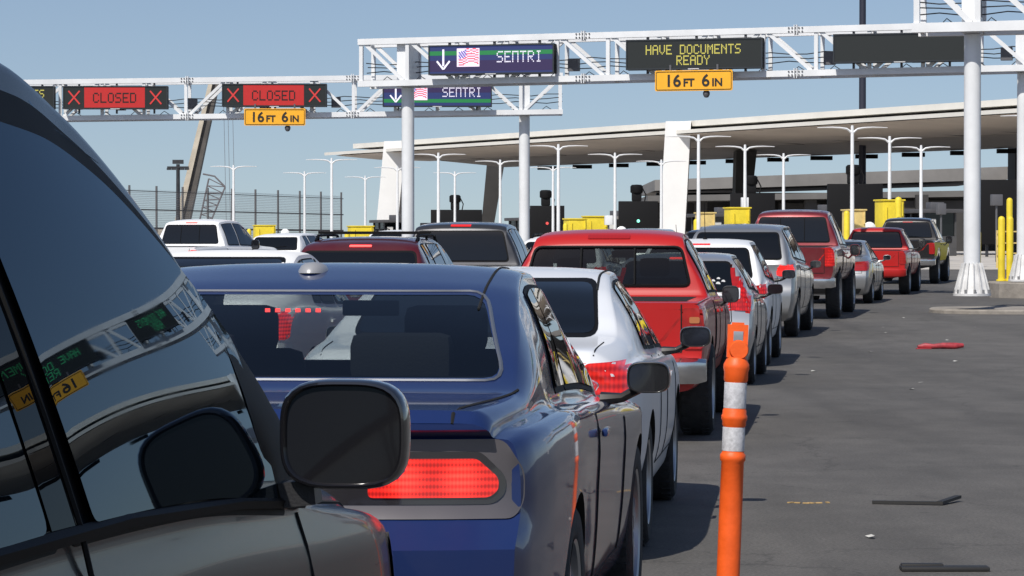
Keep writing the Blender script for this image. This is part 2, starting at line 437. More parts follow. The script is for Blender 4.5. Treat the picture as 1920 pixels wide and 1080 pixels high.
class Proj:
    """projects 2-D outlines on a vehicle's shell"""
    def __init__(s,vs,fs): s.b=BVHTree.FromPolygons([Vector(v) for v in vs],[list(f) for f in fs])
    def hit(s,d,u,z,off):
        if d=='rear': o,dr=Vector((u,-2,z)),Vector((0,1,0))
        elif d=='front': o,dr=Vector((u,9,z)),Vector((0,-1,0))
        elif d=='right': o,dr=Vector((3,u,z)),Vector((-1,0,0))
        elif d=='left': o,dr=Vector((-3,u,z)),Vector((1,0,0))
        elif d=='top': o,dr=Vector((u,z,4)),Vector((0,0,-1))
        h,n,i,_=s.b.ray_cast(o,dr)
        if h is None:
            q={'rear':Vector((u,0,z)),'front':Vector((u,5,z)),'right':Vector((1,u,z)),'left':Vector((-1,u,z)),'top':Vector((u,z,1.5))}[d]
            h,n,i,_=s.b.find_nearest(q)
        if n.dot(dr)>0: n=-n
        return h-dr*off, n
    def patch(s,name,outline,d,off,m,parent,step=.06,merge=None,thick=0,smooth=0):
        bm=bmesh.new()
        f=bm.faces.new([bm.verts.new((u,z,0)) for u,z in outline])
        us=[p[0] for p in outline];zs=[p[1] for p in outline]
        for ax,(lo,hi) in ((0,(min(us),max(us))),(1,(min(zs),max(zs)))):
            k=max(1,int((hi-lo)/step))
            for i in range(1,k+1):
                c=lo+(hi-lo)*i/(k+1)
                no=Vector((1,0,0)) if ax==0 else Vector((0,1,0))
                bmesh.ops.bisect_plane(bm,geom=bm.verts[:]+bm.edges[:]+bm.faces[:],plane_co=no*c,plane_no=no,dist=1e-5)
        bedge=[e for e in bm.edges if len(e.link_faces)==1]
        if thick:
            r=bmesh.ops.extrude_edge_only(bm,edges=bedge); ev=[g for g in r['geom'] if isinstance(g,bmesh.types.BMVert)]
        else: ev=[]
        evs=set(ev)
        for v in bm.verts:
            h,n=s.hit(d,v.co.x,v.co.y,off-(thick if v in evs else 0))
            v.co=h
        if smooth:   # one fair surface through the whole pane
            import numpy as np
            A=np.array([[v.co.y-2,v.co.z-1.4,v.co.x] for v in bm.verts]); y,z=A[:,0],A[:,1]
            T=np.stack([np.ones_like(y),y,z,y*y,y*z,z*z,y**3,y*y*z,y*z*z,z**3],1)
            c,*_=np.linalg.lstsq(T,A[:,2],rcond=None); fx=T@c
            sg=1 if d=='right' else -1
            for v,x in zip(bm.verts,fx): v.co.x=float(x)+sg*smooth
        me=bpy.data.meshes.new(name)
        want={'rear':Vector((0,-1,0)),'front':Vector((0,1,0)),'right':Vector((1,0,0)),'left':Vector((-1,0,0)),'top':Vector((0,0,1))}[d]
        avg=Vector()
        bm.normal_update()
        for f in bm.faces: avg+=f.normal*f.calc_area()
        if avg.dot(want)<0: bmesh.ops.reverse_faces(bm,faces=bm.faces[:])
        if merge: bm.from_mesh(merge.data)
        bm.to_mesh(me); bm.free()
        for p in me.polygons: p.use_smooth=True
        me.set_sharp_from_angle(angle=R(50))
        if merge:
            old=merge.data
            for mm in old.materials: me.materials.append(mm)
            merge.data=me; return merge
        me.materials.append(m)
        o=bpy.data.objects.new(name,me); col.objects.link(o); o.parent=parent; return o
    def line(s,name,pts,d,off,r,m,parent,mb=None,n=5):
        out=[]
        for i in range(len(pts)-1):
            a,b=Vector(pts[i]),Vector(pts[i+1]); k=max(1,int((b-a).length/.06))
            for j in range(k): p=a+(b-a)*j/k; out.append(s.hit(d,p.x,p.y,off)[0])
        out.append(s.hit(d,pts[-1][0],pts[-1][1],off)[0])
        # drop jumps
        own=mb is None
        mb=mb or MB(); seg=[out[0]]
        for p in out[1:]:
            if (p-seg[-1]).length>.35:
                if len(seg)>1: mb.tube(seg,r,n)
                seg=[p]
            elif (p-seg[-1]).length>.004: seg.append(p)
        if len(seg)>1: mb.tube(seg,r,n)
        if own and mb.v: return mb.build(name,m,parent)

def make_wheel(parent,x,y,r,w,style=0,steel=None):
    sgn=1 if x>0 else -1
    b=MB(); ri=r*.68
    e=w/2
    b.lathe([(ri*.98,e-.005),(ri*.93,e-.012),(ri*.90,e-.035),(ri*.86,e-.06)],32,(0,0,0),axis='x')   # lip
    b.lathe([(ri*.86,e-.06),(ri*.84,-e)],32,(0,0,0),mi=1,axis='x')
    b.lathe([(0.001,e-.02),(.05,e-.022),(.065,e-.035),(.07,e-.06)],16,(0,0,0),axis='x')
    n=[5,7,10,6][style%4]
    for k in range(n):
        a=2*math.pi*k/n+.3
        for da in ((0,) if style%2 else (-.11,.11)):
            c0=Vector((e-.03,math.cos(a+da*2.0)*.05,math.sin(a+da*2.0)*.05)); c1=Vector((e-.035,math.cos(a+da)*ri*.9,math.sin(a+da)*ri*.9))
            b.bar(c0,c1,.045 if style%2 else .03,.022,up=(1,0,0))
    b.lathe([(0.001,e-.10),(ri*.85,e-.10)],24,(0,0,0),mi=1,axis='x')
    if sgn<0: b.v=[(-v[0],-v[1],v[2]) for v in b.v]
    o=b.build('wheel',[steel or ALLOY,WELL],parent); o.location=(x,y,r)
    t=MB()
    t.lathe([(ri*.95,-e*.7),(ri*1.0,-e*.9),(r*.90,-e),(r*.965,-e*.86),(r,-e*.62),(r*1.0,0),(r,e*.62),(r*.965,e*.86),(r*.90,e),(ri*1.03,e*.95),(ri*.96,e*.8)],40,(0,0,0),axis='x')
    for k in range(36):   # tread lugs
        a=2*math.pi*k/36
        for s_ in (-1,1):
            M=Matrix.Rotation(a,3,'X')
            t.box(M@Vector((s_*e*.55,0,r-.004)),(e*.5,r*.09,.016),M=M)
    to=t.build('tyre',RUBBER,o)
    return o
def mirror_part(parent,x,y,z,body,w=.20,h=.14,glass=GPLASTIC,stalk=True,sgn=1,dd=.13,rr=.5):
    """door mirror: rounded housing with a stalk and its glass"""
    b=MB(); n=48
    prof=[(.0,0),(.93,.0),(1.0,.015),(1.0,.05),(.92,dd*.7),(.70,dd*.93),(.35,dd),(0.001,dd)]
    vs=[];fs=[]
    def se(a,p=3.2): 
        c,s=math.cos(a),math.sin(a); q=(abs(c)**p+abs(s)**p)**(-1/p); return c*q,s*q
    prof=[(.87,.014),(.89,.004),(.92,.0),(.96,.001),(.99,.010),(1.0,.025),(1.0,.05),(.975,dd*.5),(.92,dd*.7),(.83,dd*.84),(.70,dd*.93),(.50,dd*.985),(.25,dd),(0.001,dd)]
    for (k,yy) in prof:
        for i in range(n):
            c,s=se(2*math.pi*i/n,3.4 if rr<.6 else 2.4); vs.append((x+c*k*w/2*sgn,y+yy,z+s*k*h/2))
    for j in range(len(prof)-1):
        for i in range(n):
            a=j*n+i;bb=j*n+(i+1)%n; fs.append((a,bb,bb+n,a+n))
    b.add(vs,fs,0,True)
    if stalk:
        b.tube([(x-sgn*w*.25,y+.05,z-h*.38),(x-sgn*w*.62,y+.06,z-h*.66),(x-sgn*(w*.62+.08),y+.08,z-h*.72)],[.02,.018,.028],8)
    o=b.build('side_mirror',body,parent,fix=True)
    g=MB(); g.add([(x+se(2*math.pi*i/n,3.4)[0]*.88*w/2,y+.010,z+se(2*math.pi*i/n,3.4)[1]*.88*h/2) for i in range(n)],[tuple(range(n))])
    g.build('mirror_glass',glass,o,fix=False)
    return o

def side_windows(S,P,parent,wins,glassm,top=.84,both=True,off=.010,seal=.022,cover=True):
    """each window: (y0,y1,top shift rear,top shift front)"""
    outs=[]
    for (y0,y1,s0,s1) in wins:
        def mk(e,tf):
            a,b_=y0-e,y1+e
            def zb(y): return smooth_keys(S['zb'],y)
            bot=[(a+(b_-a)*i/8,0) for i in range(9)]
            bot=[(y,zb(y)+.035-e+.07*(smooth_keys(S['zt'],y)-zb(y))) for y,_ in bot]
            tp=[]
            for i in range(13):
                y=(a+s0)+((b_+s1)-(a+s0))*i/12
                hg=smooth_keys(S['zt'],y)-zb(y)
                tp.append((y,zb(y)+tf*hg+e*.6))
            bo=[p for p in tp if p[1]>zb(p[0])+.06]
            return bot+bo[::-1]
        o1=rounded(mk(0,top),.03,3); o2=rounded(mk(seal,top),.04,3)
        outs.append(o1)
        for d in (('right','left') if both else ('right',)):
            if cover: P.patch('window_frame',o2,d,.003,SEAL,parent,step=.05)
            P.patch('window',o1,d,off,glassm,parent,step=.05)
    return outs

# ------------------------------------------------------------------ vehicle classes
def scaled(B,L=None,W=None,H=None,**kw):
    S={}
    fy=(L or B['L'])/B['L']; fx=(W or B['W'])/B['W']; fz=(H or B['H'])/B['H']
    for k,v in B.items():
        if k in('zt','zb'): S[k]=[(a*fy,b*fz) for a,b in v]
        elif k in('hw','wr','wi'): S[k]=[(a*fy,b*fx) for a,b in v]
        elif k in('tail','nose'): S[k]=[(a*fz,b) for a,b in v]
        elif k=='wins': S[k]=[tuple(q*fy for q in w) for w in v]
        elif k in('wy','extra'): S[k]=[a*fy for a in v]
        elif k=='rearwin': S[k]=(v[0]*fz,v[1]*fz,v[2]*fx,v[3]*fx)
        elif k=='windsc': S[k]=(v[0]*fz,v[1]*fz,v[2]*fx,v[3]*fx)
        elif k in('light','sidelight'): S[k]=None if v is None else [(a*(fx if k=='light' else fy),b*fz) for a,b in v]
        else: S[k]=v
    S['L']=L or B['L'];S['W']=W or B['W'];S['H']=H or B['H']
    S.update(kw); return S
SEDAN=dict(L=4.8,W=.9,H=1.45,R=.33,wy=[1.08,3.85],gc=.20,
 zt=[(0,.99),(.10,1.06),(.62,1.09),(.82,1.11),(1.1,1.22),(1.5,1.36),(2.0,1.44),(2.5,1.45),(2.95,1.39),(3.6,1.08),(3.75,1.03),(4.4,.92),(4.7,.78),(4.8,.62)],
 zb=[(0,.93),(.8,1.0),(2.2,.95),(3.6,.92),(4.5,.80),(4.8,.55)],
 hw=[(0,.80),(.12,.85),(.5,.885),(1.1,.9),(4.,.9),(4.5,.85),(4.8,.68)],
 wr=[(0,.66),(.7,.75),(.9,.74),(1.5,.67),(2.1,.63),(2.9,.62),(3.6,.70),(4.4,.70),(4.8,.5)],
 tail=[(.2,.10),(.38,-.02),(.62,-.05),(.72,-.01),(.9,.02),(1.06,.0)],nose=[(.2,.12),(.45,0),(.7,.1),(.9,.2)],
 rearwin=(1.12,1.375,.62,.555),windsc=(1.08,1.38,.68,.54),
 wins=[(1.52,1.84,.20,.05),(1.91,2.52,.03,.02),(2.60,3.42,.02,-.3)],
 light=[(.45,.76),(.50,.95),(.86,.98),(.86,.76)],sidelight=[(.02,.77),(.02,.96),(.34,.95),(.22,.80)],
 chm=(1.33,.24,.02),mir=(2.98,1.0),kind='sedan')
HATCH=dict(L=4.1,W=.845,H=1.50,R=.31,wy=[.78,3.32],gc=.22,
 zt=[(0,1.02),(.04,1.06),(.22,1.24),(.42,1.40),(.52,1.44),(.9,1.49),(1.7,1.5),(2.2,1.44),(3.05,1.10),(3.2,1.05),(3.8,.92),(4.05,.75),(4.1,.6)],
 zb=[(0,.96),(.5,1.04),(1.7,1.0),(3.0,.93),(3.8,.80),(4.1,.5)],
 hw=[(0,.80),(.1,.83),(.4,.845),(3.3,.845),(3.8,.80),(4.1,.66)],
 wr=[(0,.74),(.25,.69),(.5,.62),(.9,.57),(2.2,.57),(3.0,.68),(3.8,.68),(4.1,.5)],
 tail=[(.2,.08),(.38,-.03),(.62,-.04),(.74,0),(1.0,.03),(1.1,.0)],nose=[(.2,.1),(.45,0),(.7,.1),(.9,.2)],
 rearwin=(1.08,1.385,.62,.56),windsc=(1.1,1.42,.66,.55),
 wins=[(.62,.98,.10,.0),(1.05,1.75,.04,.03),(1.84,2.85,.03,-.3)],
 light=[(.62,.86),(.60,.98),(.70,1.22),(.84,1.22),(.84,.84)],sidelight=[(.0,.84),(.07,1.22),(.12,1.20),(.24,1.0),(.10,.86)],
 chm=(1.41,.22,.018),mir=(2.25,1.02),kind='hatch')
SUV=dict(L=4.6,W=.92,H=1.68,R=.36,wy=[.92,3.62],gc=.27,
 zt=[(0,1.08),(.04,1.14),(.2,1.36),(.38,1.56),(.5,1.61),(1.0,1.67),(2.0,1.68),(2.5,1.62),(3.25,1.18),(3.4,1.12),(4.2,1.02),(4.5,.86),(4.6,.65)],
 zb=[(0,1.02),(.5,1.12),(2.0,1.06),(3.2,1.02),(4.2,.9),(4.6,.55)],
 hw=[(0,.86),(.1,.9),(.4,.92),(3.7,.92),(4.3,.87),(4.6,.72)],
 wr=[(0,.80),(.25,.75),(.5,.69),(1.0,.64),(2.4,.64),(3.2,.76),(4.2,.74),(4.6,.5)],
 tail=[(.25,.10),(.42,-.05),(.66,-.06),(.78,0),(1.0,.02),(1.2,.0)],nose=[(.2,.1),(.45,0),(.8,.06),(1.0,.16)],
 rearwin=(1.17,1.54,.70,.62),windsc=(1.17,1.56,.74,.62),
 wins=[(.62,1.10,.16,.0),(1.18,1.95,.05,.02),(2.03,3.05,.02,-.3)],
 light=[(.66,.91),(.64,1.04),(.90,1.09),(.90,.91)],sidelight=[(.0,.91),(.0,1.09),(.24,1.07),(.14,.93)],
 chm=(1.565,.26,.02),mir=(2.55,1.14),kind='suv')
TRUCK=dict(L=5.7,W=.98,H=1.90,R=.39,wy=[1.25,4.75],gc=.42,step=.07,
 zt=[(0,1.24),(.05,1.25),(1.80,1.26),(1.84,1.27),(1.90,1.55),(1.97,1.80),(2.06,1.86),(2.6,1.90),(3.2,1.88),(3.45,1.80),(4.1,1.33),(4.25,1.26),(5.3,1.18),(5.6,1.05),(5.7,.85)],
 zb=[(0,1.22),(1.8,1.24),(1.9,1.22),(3.,1.20),(4.1,1.18),(5.3,1.1),(5.7,.7)],
 hw=[(0,.95),(.08,.965),(.5,.98),(5.,.98),(5.5,.95),(5.7,.85)],
 wr=[(0,.90),(1.8,.90),(1.86,.84),(1.97,.70),(2.3,.68),(3.3,.68),(4.1,.80),(5.3,.84),(5.7,.7)],
 tail=[(.3,.05),(1.3,.0)],nose=[(.2,.1),(.45,0),(.8,.02),(1.2,.08)],tbulge=.04,tailrange=.3,
 extra=[1.82,1.84,1.86,1.88,1.90,1.92,1.94,1.97,2.0],
 rearwin=(1.33,1.75,.72,.62),windsc=(1.35,1.76,.78,.64),
 wins=[(2.06,2.72,.06,.02),(2.80,3.85,.02,-.3)],
 light=[(.80,.86),(.80,1.18),(.955,1.18),(.955,.86)],sidelight=[(.0,.87),(.0,1.17),(.07,1.17),(.07,.87)],
 chm=(1.845,.30,.03),mir=(3.3,1.28),kind='truck',tailgate=True)

def vehicle(S,pos,slope,label,group,pm,cat=None,name='parked_car',glass=None,lightm=None,chmm=None,
            rails=False,side_trim=True,alloy=0,hollow=False,bumper=None,mirror_col=None,slider=False,fine=False,seams=True,z0=None,rearpillar=None,plate=True):
    X,d=pos
    root=empty(name,(X,d,gz(d) if z0 is None else z0),-math.atan(slope),label,cat or {'truck':'pickup truck','suv':'suv'}.get(S['kind'],'car'),group)
    pitch=0 if d<42 or d>150 else math.atan(.0088)
    root.rotation_euler=(pitch,0,-math.atan(slope))
    glass=glass or GLASS; lightm=lightm or LIT
    vs,fs=shell(S)
    P=Proj(vs,fs)
    body=raw_mesh('body',vs,fs,[pm])
    cutters=[]
    Rr=S['R']
    for y in S['wy']:
        for s in (-1,1):
            w0=S['W']-.34
            a,b_=(w0,S['W']+.2) if s>0 else (-S['W']-.2,-w0)
            cutters.append(cyl_cutter(a,b_,y,Rr+.0,Rr*S.get('arch',1.14),WELL))
    if S['kind']=='truck':
        bed=S['bed'] if 'bed' in S else 1.80*S['L']/5.7
        b=MB(); zz=S['H']*.44
        b.box((0,.09+(bed-.14)/2,zz+.5),(S['W']*1.66,bed-.14,1.0)); cutters.append(solid(b,S.get('bedmat',PLASTIC)))
    if hollow:
        hy0,hy1=hollow
        iv,if_=shell(dict(S,gc=.36),inset=.07,topin=.045,y0=hy0,y1=hy1)
        inner=raw_mesh('c',iv,if_,[INTER]); cutters.append(inner)
        z0_,z1_,w0_,w1_=S['rearwin']
        b=MB(); b.prism(rounded([(-w0_,z0_),(w0_,z0_),(w1_,z1_),(-w1_,z1_)],.06),-.5,S['L']*.45); cutters.append(solid(b,SEAL))
        z0_,z1_,w0_,w1_=S['windsc']
        b=MB(); b.prism(rounded([(-w0_,z0_),(w0_,z0_),(w1_,z1_),(-w1_,z1_)],.06),S['L']*.55,S['L']+.5); cutters.append(solid(b,SEAL))
    cut(body,cutters); body.parent=root
    # glass
    z0_,z1_,w0_,w1_=S['rearwin']
    o=rounded([(-w0_,z0_),(w0_,z0_),(w1_,z1_),(-w1_,z1_)],.06)
    if not hollow:
        e=.02
        o2=rounded([(-w0_-e,z0_-e),(w0_+e,z0_-e),(w1_+e,z1_+e),(-w1_-e,z1_+e)],.07)
        P.patch('window_frame',o2,'rear',.008,SEAL,root,step=S.get('pstep',.04))
        rw=P.patch('rear_window',o,'rear',.016,glass,root,step=S.get('pstep',.04))
        if slider:
            for x in (-w0_*.33,w0_*.33): P.line('window_bar',[(x,z0_+.01),(x*.98,z1_-.01)],'rear',.01,.012,SEAL,rw)
    else:
        rw=P.patch('rear_window',o,'rear',-.006,GLASS_SEE if S['kind']!='truck' else tinted_glass('dark_tinted_glass',(.13,.15,.15)),root)
    if hollow and slider:
        for x in (-w0_*.33,w0_*.33): P.line('window_bar',[(x,z0_+.01),(x*.98,z1_-.01)],'rear',.004,.012,SEAL,rw)
    rw['label']='rear window'
    if hollow and slider: P.line('window_seal',o+[o[0]],'rear',.004,.014,SEAL,rw)
    z0_,z1_,w0_,w1_=S['windsc']
    o=rounded([(-w0_,z0_),(w0_,z0_),(w1_,z1_),(-w1_,z1_)],.06)
    P.patch('windshield',o,'front',-.006 if hollow else .006,GLASS_CLEAR if hollow else glass,root,step=.12)
    outs=side_windows(S,P,root,S['wins'],glass,top=S.get('wintop',.84))
    # lights
    if S.get('light'):
        for s in (-1,1):
            l=P.patch('taillight',rounded([(s*a,b) for a,b in S['light']],.025),'rear',.014,lightm,root,thick=.016,step=S.get('lstep',.03))
            if S.get('sidelight'):
                P.patch('taillight',rounded(S['sidelight'],.02),'right' if s>0 else 'left',.012,lightm,root,merge=l,step=S.get('lstep',.03))
            if S.get('lightwhite'):
                P.patch('reverse_lamp',rounded([(s*a,b) for a,b in S['lightwhite']],.01),'rear',.012,WLENS,l)
    if S.get('chm') and chmm is not False:
        z,w,h=S['chm']; P.patch('brake_light',rounded([(-w/2,z-h/2),(w/2,z-h/2),(w/2,z+h/2),(-w/2,z+h/2)],.008),'rear',.012,chmm or LEDRED,root)
    W_=S['W']
    # seams
    if seams:
        mb=MB(); zt=lambda y: smooth_keys(S['zb'],y)
        ws=S['wins']; lo=S['gc']+.12
        for s in ('right','left'):
            ys=sorted(set([w[0]-.04 for w in ws[-2:]]+[ws[-1][1]+.10]))
            for y in ys: P.line('panel_gap',[(y,zt(y)+.01),(y+.01,lo+.2),(y+.03,lo+.05)],s,.0,.0045,SEAM,root)
            P.line('panel_gap',[(ys[0]+.03,lo+.05),(ys[-1]+.03,lo+.05)],s,.0,.0045,SEAM,root)
        if S['kind'] in('sedan',):
            zz=smooth_keys(S['zt'],.05)-.02
            for s in(-1,1):
                P.line('panel_gap',[(s*W_*.78,.70),(s*W_*.78,zz-.04)],'rear',.0,.0045,SEAM,root)
                P.line('panel_gap',[(s*W_*.74,.10),(s*W_*.76,.55)],'top',.0,.0045,SEAM,root)
            P.line('panel_gap',[(-W_*.78,.70),(W_*.78,.70)],'rear',.0,.0045,SEAM,root)
        elif S['kind'] in('suv','hatch'):
            za=.56
            P.line('panel_gap',[(-W_*.70,1.0),(-W_*.72,.72),(-W_*.62,za),(W_*.62,za),(W_*.72,.72),(W_*.70,1.0)],'rear',.0,.006,SEAM,root)
        else:
            zt0=S['H']*.64; zb0=S['H']*.42
            P.line('panel_gap',[(-W_*.79,zt0),(-W_*.79,zb0),(W_*.79,zb0),(W_*.79,zt0)],'rear',.0,.007,SEAM,root)
            for s in('right','left'):
                yb=S['wins'][0][0]-.18; P.line('panel_gap',[(yb,zt(yb)-.02),(yb,lo+.05)],s,0,.008,SEAM,root)
    # emblem and rear wiper
    if S['kind']!='sedan' or S.get('light'):
        ze={'truck':S['H']*.52,'suv':S['H']*.60,'hatch':S['H']*.63,'sedan':S['H']*.69}[S['kind']]
        h,_=P.hit('rear',0,ze,0); b=MB(); b.lathe([(.001,-.012),(.05,-.010),(.062,.0),(.062,.02)],18,(0,0,0),axis='y'); b.v=[(v[0]*1.2+h.x,v[1]+h.y,v[2]*.8+h.z) for v in b.v]; b.build('emblem',[CHROME],root)
    if S['kind'] in('suv','hatch'):
        z0_,z1_,w0_,w1_=S['rearwin']; P.line('rear_wiper',[(0,z0_-.02),(-.02,z0_+.05),(w0_*.55,z0_+.09)],'rear',.02,.009,SEAL,root)
    # door handles
    for s in(-1,1):
        for w in S['wins'][-2:]:
            if S.get('doors')==2 and w is S['wins'][-2]: continue
            y=w[0]+.10; z=smooth_keys(S['zb'],y)-.10
            h,n=P.hit('right' if s>0 else 'left',y,z,0)
            b=MB(); b.box(h+Vector((s*.018,0,0)),(.022,.17,.028),bev=.009); b.build('door_handle',[pm],root)
    # bumper
    if S['kind']=='truck':
        bm_=bumper or CHROME
        b=MB(); zc=S['H']*.335; hh=.20
        prof=[(-.10,-hh/2),(-.14,-hh*.1),(-.13,hh*.35),(-.08,hh/2),(.03,hh/2),(.03,-hh/2)]
        xs=[-W_,-W_*.93,-W_*.8,W_*.8,W_*.93,W_]; off=[.14,.05,0,0,.05,.14]
        n=len(prof); vs_=[];fs_=[]
        for x,oo in zip(xs,off):
            for (py,pz) in prof: vs_.append((x,py+oo,zc+pz*(1 if oo<.1 else .85)))
        for i in range(len(xs)-1):
            for k in range(n): fs_.append((i*n+k,i*n+(k+1)%n,(i+1)*n+(k+1)%n,(i+1)*n+k))
        fs_+=[tuple(range(n)),tuple(range((len(xs)-1)*n,len(xs)*n))[::-1]]
        b.add(vs_,fs_,0,True); b.build('bumper',[bm_],root,angle=35,fix=True)
        b=MB(); b.box((0,-.155,zc+.01),(.30,.012,.15)); b.build('licence_plate',[PLATE],root)
        b=MB(); h,_=P.hit('rear',0,S['H']*.60,0); b.box(h+Vector((0,-.012,0)),(.20,.03,.06),bev=.01); b.build('tailgate_handle',[SEAL if bumper else pm],root)
        b=MB(); b.box((0,S['L']*.5,S['gc']+.02),(W_*1.1,S['L']*.86,.12)); b.build('chassis',[WELL],root)
    else:
        if plate:
            zc=S.get('platez',.80 if S['kind']!='sedan' else .84)
            h,_=P.hit('rear',0,zc,0); b=MB(); b.box(h+Vector((0,-.012,0)),(.305,.015,.155),bev=.004); b.build('licence_plate',[PLATE],root)
        P.patch('bumper_trim',rounded([(-W_*.7,S['gc']+.03),(W_*.7,S['gc']+.03),(W_*.78,S['gc']+.15),(-W_*.78,S['gc']+.15)],.03),'rear',.006,PLASTIC,root,step=.12)
    # mirrors
    y,z=S['mir']
    for s in(-1,1):
        xx=smooth_keys(S['hw'],y)
        mirror_part(root,s*(xx+S.get('mo',.14)),y,z+.02,mirror_col or pm,w=S.get('mw',.18) if S['kind']!='truck' else S.get('mwt',.2),h=S.get('mh',.12) if S['kind']!='truck' else S.get('mht',.24),sgn=s)
    # wheels
    for y in S['wy']:
        for s in(-1,1): make_wheel(root,s*(W_-.125),y,Rr,.22 if S['kind']!='truck' else .27,alloy)
    if rails:
        for s in(-1,1):
            ya,yb=S['L']*.16,S['L']*.50
            pts=[(s*S['H']*.36,y,0) for y in [ya+(yb-ya)*i/10 for i in range(11)]]
            pp=[]
            for i,(x,yy,_) in enumerate(pts):
                h,_n=P.hit('top',x,yy,0); pp.append(h+Vector((0,0,.055 if 0<i<10 else .0)))
            b=MB(); b.tube(pp,.016,8)
            for i in (1,5,9): b.tube([pp[i],pp[i]-Vector((0,0,.06))],.016,8)
            b.build('roof_rail',[rails],root)
    return root,P,body

# ------------------------------------------------------------------ vehicles
LANE='vehicles queuing in the nearest lane'
LANE2='vehicles queuing in the lanes to the left'
BLUE=paint('blue_paint',(.005,.022,.108),.22,.35,.02)
SILVER=paint('silver_paint',(.50,.51,.53),.65,.38,.08)
SILVERW=paint('silver_white_paint',(.72,.74,.77),.05,.4,.02)
SILVERW.node_tree.nodes['Principled BSDF'].inputs['Coat Weight'].default_value=.5
WHITE=paint('white_paint',(.80,.81,.82),.0,.4,.02)
WHITE.node_tree.nodes['Principled BSDF'].inputs['Coat Weight'].default_value=.35
RED=paint('red_paint',(.42,.009,.009),.0,.4,.02)
RED.node_tree.nodes['Principled BSDF'].inputs['Coat Weight'].default_value=.6
MAROON=paint('maroon_paint',(.16,.008,.016),.35,.35,.08)
DRED=paint('dark_red_paint',(.10,.006,.014),.4,.35,.06)
BLACKP=paint('black_paint',(.010,.010,.012),.2,.35,.05)
DGREY=paint('dark_grey_paint',(.035,.038,.045),.5,.35,.06)
BRONZE=paint('bronze_green_paint',(.028,.027,.012),.4,.35,.1)
SILVERD=paint('grey_silver_paint',(.36,.37,.38),.7,.36,.08)

# --- blue coupe
COUPE=dict(L=5.02,W=.965,H=1.45,R=.37,wy=[1.12,4.07],gc=.20,arch=1.07,sub=4,step=.05,
 zt=[(0,1.05),(.04,1.085),(.5,1.095),(.70,1.105),(.80,1.13),(1.1,1.245),(1.45,1.36),(1.75,1.435),(2.2,1.488),(2.6,1.48),(2.9,1.395),(3.5,1.09),(3.65,1.04),(4.5,.96),(4.9,.84),(5.02,.70)],
 zb=[(0,1.0),(.3,1.02),(1.0,1.03),(1.6,1.01),(3.2,.95),(4.6,.86),(5.02,.6)],
 hw=[(0,.875),(.10,.905),(.5,.945),(1.1,.965),(2.0,.945),(3,.94),(4.1,.96),(4.7,.90),(5.02,.72)],
 wi=[(0,.80),(.7,.84),(1.2,.85),(2,.83),(3.4,.83),(5.02,.6)],
 wr=[(0,.76),(.7,.81),(.82,.80),(1.2,.77),(1.6,.725),(2.2,.68),(2.9,.67),(3.5,.76),(4.4,.76),(5.02,.5)],
 tail=[(.2,.12),(.35,.0),(.50,-.06),(.715,-.075),(.735,-.03),(.76,.035),(1.0,.045),(1.03,-.01),(1.08,-.01)],tbulge=.13,
 nose=[(.2,.12),(.45,0),(.7,.05),(.9,.15)],
 rearwin=(1.14,1.385,.745,.60),windsc=(1.09,1.39,.70,.56),
 wins=[(1.72,2.08,.20,.06),(2.14,3.35,.02,-.3)],wintop=.82,doors=2,
 light=None,chm=None,mw=.165,mh=.12,mo=.125,mir=(2.92,1.03),kind='sedan',flank=(.965,.985,.995,1.0,.975),platez=.6)
